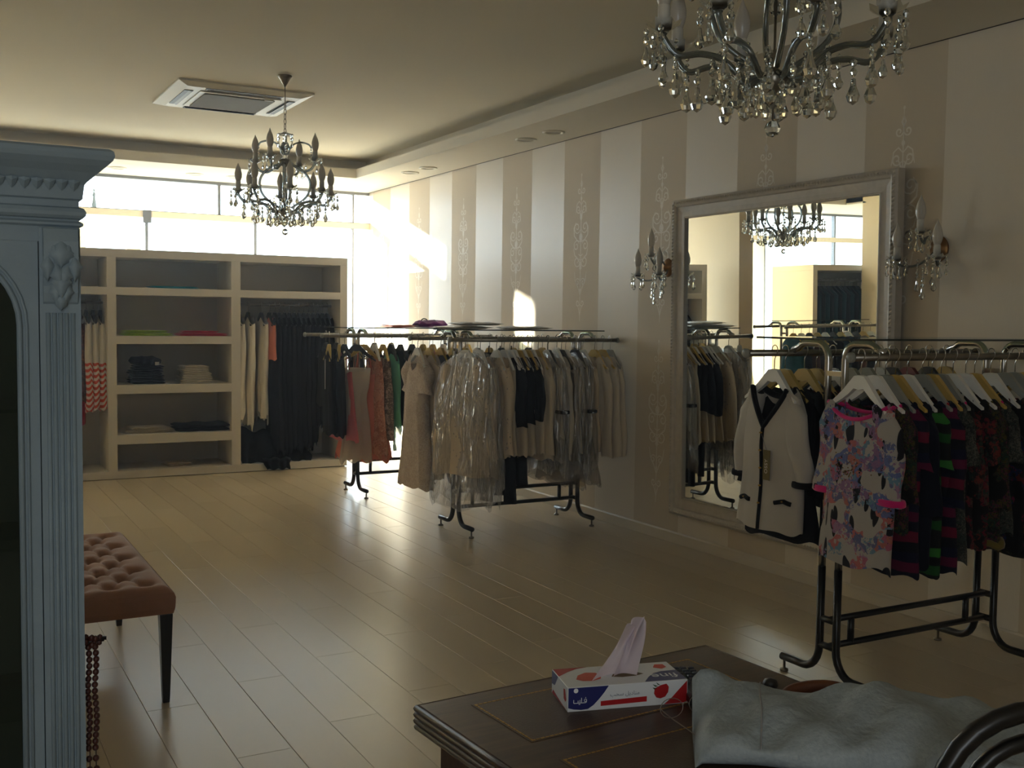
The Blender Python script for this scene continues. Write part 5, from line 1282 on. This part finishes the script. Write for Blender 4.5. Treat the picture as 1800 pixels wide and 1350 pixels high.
for sx in (-1, 1):
    for sy in (-1, 1):
        x, y = sx * (bw - 0.028), sy * (bl - 0.028); m = MB(); vs = []
        for z, r in ((0.349, 0.024), (0.02, 0.0135), (0.0, 0.012)): vs += [(x - r, y - r, z), (x + r, y - r, z), (x + r, y + r, z), (x - r, y + r, z)]
        m.add(vs, [(i * 4 + k, i * 4 + (k + 1) % 4, (i + 1) * 4 + (k + 1) % 4, (i + 1) * 4 + k) for i in range(2) for k in range(4)] + [(8, 9, 10, 11), (0, 1, 2, 3)])
        m.build('leg', 'leg_black', bn)

# ================================================================== writing desk
ROT = radians(3.6)
dk = thing('writing_desk', 'dark wooden desk with gold-tooled leather panels and a reeded edge', 'desk', (0.81, 1.818, 0.0), ROT)
DW, DL, DT = 0.74, 0.70, 0.76
e = 0.0
top = MB().box(e, DW, -DL, 0, DT - 0.012, DT, 0.003); top.build('desk_top', 'desk_mahogany', dk)
for k in range(4):                                  # reeded edge: four beads all round
    z = DT - 0.0065 - k * 0.0118; o_ = 0.002 + (0 if k < 3 else -0.001)
    c = [(-o_, -DL - o_), (DW + o_, -DL - o_), (DW + o_, o_), (-o_, o_)]
    m = MB()
    for i in range(4):
        a, b = c[i], c[(i + 1) % 4]; m.tube([(a[0], a[1], z), (b[0], b[1], z)], 0.0062, 8)
    for p in c: m.lathe([(0, -0.0062), (0.0062, 0), (0, 0.0062)], 8, (p[0], p[1], z))
    m.build('edge_reed', 'desk_mahogany', dk)
MB().box(0.008, DW - 0.008, -DL + 0.008, -0.008, DT - 0.052, DT - 0.012).build('sub_top', 'desk_mahogany', dk)
m = MB(); m.prism([(0.03, DT - 0.075), (0.012, DT - 0.052), (DW - 0.012, DT - 0.052), (DW - 0.03, DT - 0.075)], -DL + 0.02, -0.02, 'y'); m.build('cove_moulding', 'desk_mahogany', dk)
MB().box(0.035, DW - 0.035, -DL + 0.03, -0.03, 0.06, DT - 0.075, 0.003).build('carcase', 'desk_mahogany', dk)
MB().box(0.02, DW - 0.02, -DL + 0.015, -0.015, 0.0, 0.06, 0.004).build('plinth', 'desk_mahogany', dk)
for i in range(2):                                  # raised field panels on the left side and back
    y1_ = -0.06 - i * 0.30; y0_ = y1_ - 0.27
    for a, b in (((0.022, 0.036), 1),):
        m = MB(); fr_ = 0.03
        m.box(a[0], a[1], y0_, y0_ + fr_, 0.12, 0.64); m.box(a[0], a[1], y1_ - fr_, y1_, 0.12, 0.64); m.box(a[0], a[1], y0_ + fr_, y1_ - fr_, 0.12, 0.15); m.box(a[0], a[1], y0_ + fr_, y1_ - fr_, 0.61, 0.64)
        m.build('panel_moulding', 'desk_mahogany', dk)
m = MB(); m.box(0.10, 0.13, -0.031, -0.018, 0.12, 0.64); m.box(DW - 0.13, DW - 0.10, -0.031, -0.018, 0.12, 0.64); m.box(0.13, DW - 0.13, -0.031, -0.018, 0.12, 0.15); m.box(0.13, DW - 0.13, -0.031, -0.018, 0.61, 0.64); m.build('panel_moulding', 'desk_mahogany', dk)
for y1_, y0_ in ((-0.052, -0.262), (-0.346, -0.63)):
    x0, x1 = 0.088, DW - 0.10
    le = MB().box(x0, x1, y0_, y1_, DT, DT + 0.0008).build('leather_panel', 'desk_leather', dk)
    g = MB(); w = 0.0042; z0, z1 = DT + 0.0008, DT + 0.0013; ii = 0.004
    n1 = int((x1 - x0) / 0.010)
    for i in range(n1):
        xa = x0 + ii + i * (x1 - x0 - 2 * ii) / n1; xb = xa + 0.0078
        for yv in (y0_ + ii, y1_ - ii - w): g.box(xa, xb, yv + 0.0006 * (i % 2), yv + w - 0.0006 * (i % 2), z0, z1)
    n1 = int((y1_ - y0_) / 0.010)
    for i in range(n1):
        ya = y0_ + ii + i * (y1_ - y0_ - 2 * ii) / n1; yb = ya + 0.0078
        for xv in (x0 + ii, x1 - ii - w): g.box(xv + 0.0006 * (i % 2), xv + w - 0.0006 * (i % 2), ya, yb, z0, z1)
    tag(g.build('gilt_border', 'gilt', le), kind='stuff')

# ---- tissue box on the desk
tb = thing('tissue_box', 'white, blue and red tissue box with strawberries on the desk', 'tissue box', (1.045, 1.653, DT + 0.0008), radians(-15.0))
TL, TD, TH = 0.242, 0.108, 0.047
MB().box(0, TL, 0, TD, 0, TH, 0.0008).build('carton', 'box_white', tb)
def flat(pts, mat, name, face):
    """thin print lying on a face of the carton"""
    e = 0.0003
    if face == 'front': v = [(x * TL, -e, z * TH) for x, z in pts]
    elif face == 'top': v = [(x * TL, y * TD, TH + e) for x, y in pts]
    else: v = [(-e, y * TD, z * TH) for y, z in pts]
    return MB().add(v, [tuple(range(len(v)))]).build(name, mat, tb, fix=False)
cur = [(0.004, 0.98), (0.335, 0.98), (0.30, 0.72), (0.255, 0.45), (0.21, 0.22), (0.165, 0.08), (0.11, 0.06), (0.05, 0.10), (0.004, 0.17)]
flat(cur, 'box_blue', 'printed_patch', 'front'); flat([(0.996, 0.95), (0.996, 0.04), (0.80, 0.02), (0.87, 0.30), (0.93, 0.62)], 'box_red', 'printed_patch', 'front')
flat([(0.27, 0.16), (0.655, 0.20), (0.655, 0.42), (0.27, 0.36)], 'box_red', 'printed_bar', 'front')
st = [(0.775, 0.84), (0.82, 0.88), (0.84, 0.74), (0.835, 0.52), (0.81, 0.34), (0.77, 0.28), (0.735, 0.33), (0.715, 0.50), (0.72, 0.72)]
flat(st, 'box_red', 'strawberry_print', 'front')
for q in ([(0.77, 0.83), (0.73, 0.97), (0.745, 0.86)], [(0.75, 0.80), (0.70, 0.90), (0.725, 0.78)], [(0.74, 0.72), (0.70, 0.76), (0.72, 0.66)]): flat(q, 'leaf_green', 'leaf_print', 'front')
dsc = [(0.065 + 0.019 * cos(a), 0.86 + 0.095 * sin(a)) for a in [2 * pi * k / 14 for k in range(14)]]
for o_ in (flat(dsc, 'ink_white', 'logo_dot', 'front'),): o_.location.y = -0.0003
def stroke(pts, w, mat, off=-0.0007, name='logo_lettering'):
    m = MB(); n_ = len(pts); vs = []
    for i, (x, z) in enumerate(pts):
        a = pts[max(0, i - 1)]; b = pts[min(n_ - 1, i + 1)]; d = Vector((b[0] - a[0], b[1] - a[1])); d = d.normalized() if d.length else Vector((1, 0))
        nn = Vector((-d.y, d.x)) * w / 2; vs += [(x + nn.x, off, z + nn.y), (x - nn.x, off, z - nn.y)]
    return m.add(vs, [(2 * i, 2 * i + 1, 2 * i + 3, 2 * i + 2) for i in range(n_ - 1)])
lx, lz, ls = 0.0115, 0.0165, 0.0001
S_ = lambda pts: [(lx + a * ls, lz + b * ls) for a, b in pts]
lg = MB()
for pts in ([(0, 68), (0, 8), (8, 0), (80, 0), (86, 6), (86, 48)], [(86, 0), (116, 0), (122, 6), (122, 58)], [(122, 0), (215, 0)], [(154, 100), (154, 0)],
            [(255, 40), (240, 20), (218, 22), (208, 42), (214, 64), (234, 72), (252, 60), (256, 35), (250, 8), (232, 0), (215, 0)]):
    s_ = stroke(S_(pts), 0.0013, 'ink_white'); lg.add(s_.v, s_.f)
for a, b in ((106, -24), (122, -24), (236, 98)):
    lg.add([(lx + a * ls + 0.0009 * cos(k * pi / 4), -0.0007, lz + b * ls + 0.0009 * sin(k * pi / 4)) for k in range(8)], [tuple(range(8))])
lg.build('logo_lettering', 'ink_white', tb, fix=False)
o = place('small_lettering', text_mesh('\u0633\u062d\u0628 \ufede\ufef3\ufea9\ufe8e\ufee8\ufee3'.replace('\u0633\u062d\u0628', '\ufe90\ufea4\ufeb3'), 0.011, 'ink_grey', 'small_lettering', 0.0001), tb, (TL * 0.47, -0.0005, TH * 0.60)); o.rotation_euler = (radians(90), 0, 0)
flat([(0.64, 0.02), (0.995, 0.02), (0.995, 0.52), (0.86, 0.50), (0.78, 0.42), (0.71, 0.25)], 'box_violet', 'printed_patch', 'top')
o = place('lettering', text_mesh('fine', 0.034, 'ink_white', 'lettering', 0.0001), tb, (TL * 0.85, TD * 0.27, TH + 0.0006)); o.rotation_euler = (0, 0, pi); o.scale = (1.1, 1, 1)
flat([(0.005, 0.60), (0.005, 0.99), (0.30, 0.99), (0.20, 0.93), (0.11, 0.80)], 'box_red', 'printed_patch', 'top')
flat([(0.12, 0.38), (0.16, 0.58), (0.24, 0.70), (0.32, 0.66), (0.345, 0.50), (0.32, 0.34), (0.24, 0.25), (0.16, 0.28)], 'box_orange', 'strawberry_print', 'top')
flat([(0.37, 0.55), (0.40, 0.74), (0.46, 0.76), (0.44, 0.56)], 'box_orange', 'strawberry_print', 'top'); flat([(0.83, 0.72), (0.87, 0.88), (0.94, 0.86), (0.945, 0.70), (0.89, 0.62)], 'box_orange', 'strawberry_print', 'top')
flat([(0.42, 0.40), (0.50, 0.34), (0.62, 0.36), (0.70, 0.44), (0.66, 0.54), (0.54, 0.58), (0.45, 0.52)], 'gap_dark', 'tissue_slot', 'top')
flat([(0.60, 0.99), (0.99, 0.99), (0.99, 0.42), (0.80, 0.48)], 'box_violet', 'printed_patch', 'end'); flat([(0.02, 0.03), (0.98, 0.03), (0.90, 0.22), (0.5, 0.10)], 'box_red', 'printed_patch', 'end'); flat([(0.08, 0.45), (0.16, 0.82), (0.26, 0.78), (0.24, 0.40), (0.14, 0.32)], 'box_red', 'strawberry_print', 'end')
ts = thing('paper_tissue', 'white paper tissue standing out of the tissue box', 'tissue', (0, 0, 0)); ts.location = (1.045, 1.653, DT); ts.rotation_euler = (0, 0, radians(-15.0))
def tis(u, v):
    s = 2 * u - 1; base = (0.102 + 0.050 * u, 0.040 + 0.018 * sin(pi * u), TH - 0.004 * (1 - v))
    tipx = 0.162 + 0.016 * s; z = TH + v * (0.118 - 0.018 * s * s)
    w = v ** 0.75
    x = base[0] * (1 - w) + tipx * w + 0.010 * sin(6 * u + 2 * v) * v * (1 - v) * 2
    y = base[1] * (1 - w) + 0.060 * w + 0.016 * (sin(7.5 * u + 1) * v) - 0.012 * v * v
    return (x, y, z - (0.0 if v else 0.002))
MB().grid(tis, 26, 16).build('tissue_fold', 'tissue_paper', ts, fix=False)
def tis2(u, v):
    x, y, z = tis(u, v); return (x - 0.055 * (1 - v) * (1 - u) * 0.8 - 0.006, y + 0.014 - 0.030 * (1 - u) * (1 - v), TH + (z - TH) * 0.86)
MB().grid(tis2, 26, 16).build('tissue_fold', 'tissue_paper', ts, fix=False)

# ---- handset behind the box
ph = thing('keypad_handset', 'black cordless handset with raised keys beside the tissue box', 'phone', (1.335, 1.655, DT + 0.0008), radians(-22))
MB().box(-0.030, 0.030, -0.105, 0.065, 0.0, 0.024, 0.006).build('handset_body', 'phone_black', ph)
MB().box(-0.021, 0.021, -0.092, -0.052, 0.024, 0.0246).build('display', 'phone_key', ph)
KEY = MB().box(-0.006, 0.006, -0.004, 0.004, 0, 0.005, 0.0012).mesh('key'); KEY.materials.append(MAT['phone_key'])
for r in range(6):
    for c in range(3): place('key', KEY, ph, (-0.016 + c * 0.016, -0.040 + r * 0.017, 0.0238))
# ---- thin eyeglasses in front of the box
gl_ = thing('eyeglasses', 'thin wire eyeglasses lying before the tissue box', 'glasses', (1.235, 1.535, DT + 0.0008), radians(-4))
for sx in (-1, 1):
    ring = [(sx * 0.032 + 0.025 * cos(a), 0.004 + 0.004 * sin(a), 0.019 + 0.017 * sin(a)) for a in [2 * pi * k / 20 for k in range(20)]]
    MB().tube(ring, 0.0008, 5, closed=True).build('rim', 'wire_clear', gl_)
    MB().add([(p[0], p[1], p[2]) for p in ring], [tuple(range(20))]).build('lens', 'window_glass', gl_)
    MB().tube(smooth_path([(sx * 0.058, 0.004, 0.022), (sx * 0.062, -0.04, 0.020), (sx * 0.055, -0.10, 0.012), (sx * 0.05, -0.125, 0.001)], 5), 0.001, 5).build('temple', 'wire_clear', gl_)
MB().tube(arc((0, 0.005, 0.019), 0.007, 0, 180, 8), 0.0009, 5).build('bridge', 'wire_clear', gl_)
# ---- knob lying by the bag
kn = thing('desk_stopper', 'small dark round stopper on the desk behind the white bag', 'stopper', (1.45, 1.545, DT))
MB().lathe([(0.014, 0.0), (0.017, 0.004), (0.010, 0.012), (0.012, 0.018), (0.016, 0.026), (0.012, 0.034), (0.0, 0.037)], 16).build('stopper_knob', 'knob_dark', kn); MB().lathe([(0.0145, 0.0), (0.0175, 0.001), (0.0175, 0.003)], 16).build('stopper_foot', 'chrome_worn', kn)

# ---- bag lying across the desk
bg_ = thing('woven_sack', 'crumpled white woven plastic sack lying across the desk', 'bag', (1.40, 1.26, DT + 0.0015))
e1 = Vector((0.20, -0.20)); 
def sack(u, v):
    # u runs along the sack, v round its section
    a = 2 * pi * v; s = 2 * u - 1
    ax = Vector((0.80, -0.60)); nr = Vector((0.60, 0.80))
    half = 0.29; wd = 0.150 * (1 - 0.25 * abs(s) ** 4) ; th = 0.036 * max(0.0, 1 - abs(s) ** 6) ** 0.5 + 0.004
    c, z = cos(a), sin(a)
    cc = math.copysign(abs(c) ** 0.75, c); zz = math.copysign(abs(z) ** 0.8, z)
    w = 0.010 * sin(9 * s + 3 * c) + 0.007 * sin(15 * s - 6 * c + 2)
    p = ax * (half * s + 0.02 * c * (1 - s * s)) + nr * (wd * cc + 0.008 * sin(8 * s))
    zt_ = th + (th + 0.012 * sin(5 * s + 1) * (1 - s * s) + w) * zz if zz > 0 else th * (1 + zz)
    if u < 0.16 and c > 0.2: zt_ += 0.075 * (1 - u / 0.16) * (c - 0.2) / 0.8
    return (p.x, p.y, max(0.0, zt_))
m = MB(); m.grid(sack, 44, 36); m.build('sack_body', 'bag_polywoven', bg_, fix=True)
sm_ = []
for i in range(16):
    v = 0.03 + 0.42 * i / 15; p = sack(0.20, v); sm_.append((p[0], p[1], p[2] + 0.0012))
MB().tube(sm_, 0.0016, 5).build('side_seam', 'thread_grey', bg_)
th_ = thing('leather_strap', 'brown leather strap loop on the desk behind the white sack', 'strap', (1.49, 1.43, DT), radians(-28))
MB().tube(smooth_path([(-0.075, -0.03, 0.014), (-0.085, 0.0, 0.022), (-0.06, 0.022, 0.034), (0.0, 0.028, 0.040), (0.06, 0.016, 0.030), (0.10, -0.02, 0.014)], 6), 0.0125, 10, flat=1.1).build('strap_loop', 'tan_leather', th_)
MB().tube(smooth_path([(-0.075, -0.03, 0.014), (-0.03, -0.05, 0.013), (0.05, -0.05, 0.013), (0.10, -0.02, 0.014)], 6), 0.010, 8).build('strap_base', 'tan_leather', th_)

# ================================================================== chair at the desk, cut by the frame corner
ch = thing('tubular_chair', 'black bent-tube chair at the right of the desk, two nested arches', 'chair', (1.457, 0.905, 0.0), radians(-29))
def arch_path(hw, top, base, r):
    pts = [(-hw, 0, base), (-hw, 0, top - r)]
    pts += [(-hw + r - r * cos(radians(a)), 0, top - r + r * sin(radians(a))) for a in range(12, 91, 13)]
    q = [(-x, y, z) for x, y, z in pts]
    return pts + q[::-1]
MB().tube(arch_path(0.212, 0.945, 0.0, 0.15), 0.0150, 12).build('back_frame', 'black_tube', ch)
MB().tube(arch_path(0.172, 0.900, 0.46, 0.108), 0.0125, 10).build('inner_arch', 'black_tube', ch)
MB().box(-0.20, 0.20, -0.42, -0.005, 0.435, 0.475, 0.012).build('seat', 'leg_black', ch)
for sx in (-1, 1): MB().tube([(sx * 0.19, -0.39, 0.44), (sx * 0.20, -0.42, 0.0)], 0.0115, 10).build('leg', 'black_tube', ch)
MB().tube([(-0.21, 0.0, 0.46), (0.21, 0.0, 0.46)], 0.010, 8).build('cross_bar', 'black_tube', ch)

# swing tag of the leftmost black top
MB().box(-0.045, -0.0435, -0.09, -0.066, -0.44, -0.20).build('swing_tag', 'cloth_white', tg)
bpy.context.view_layer.update()
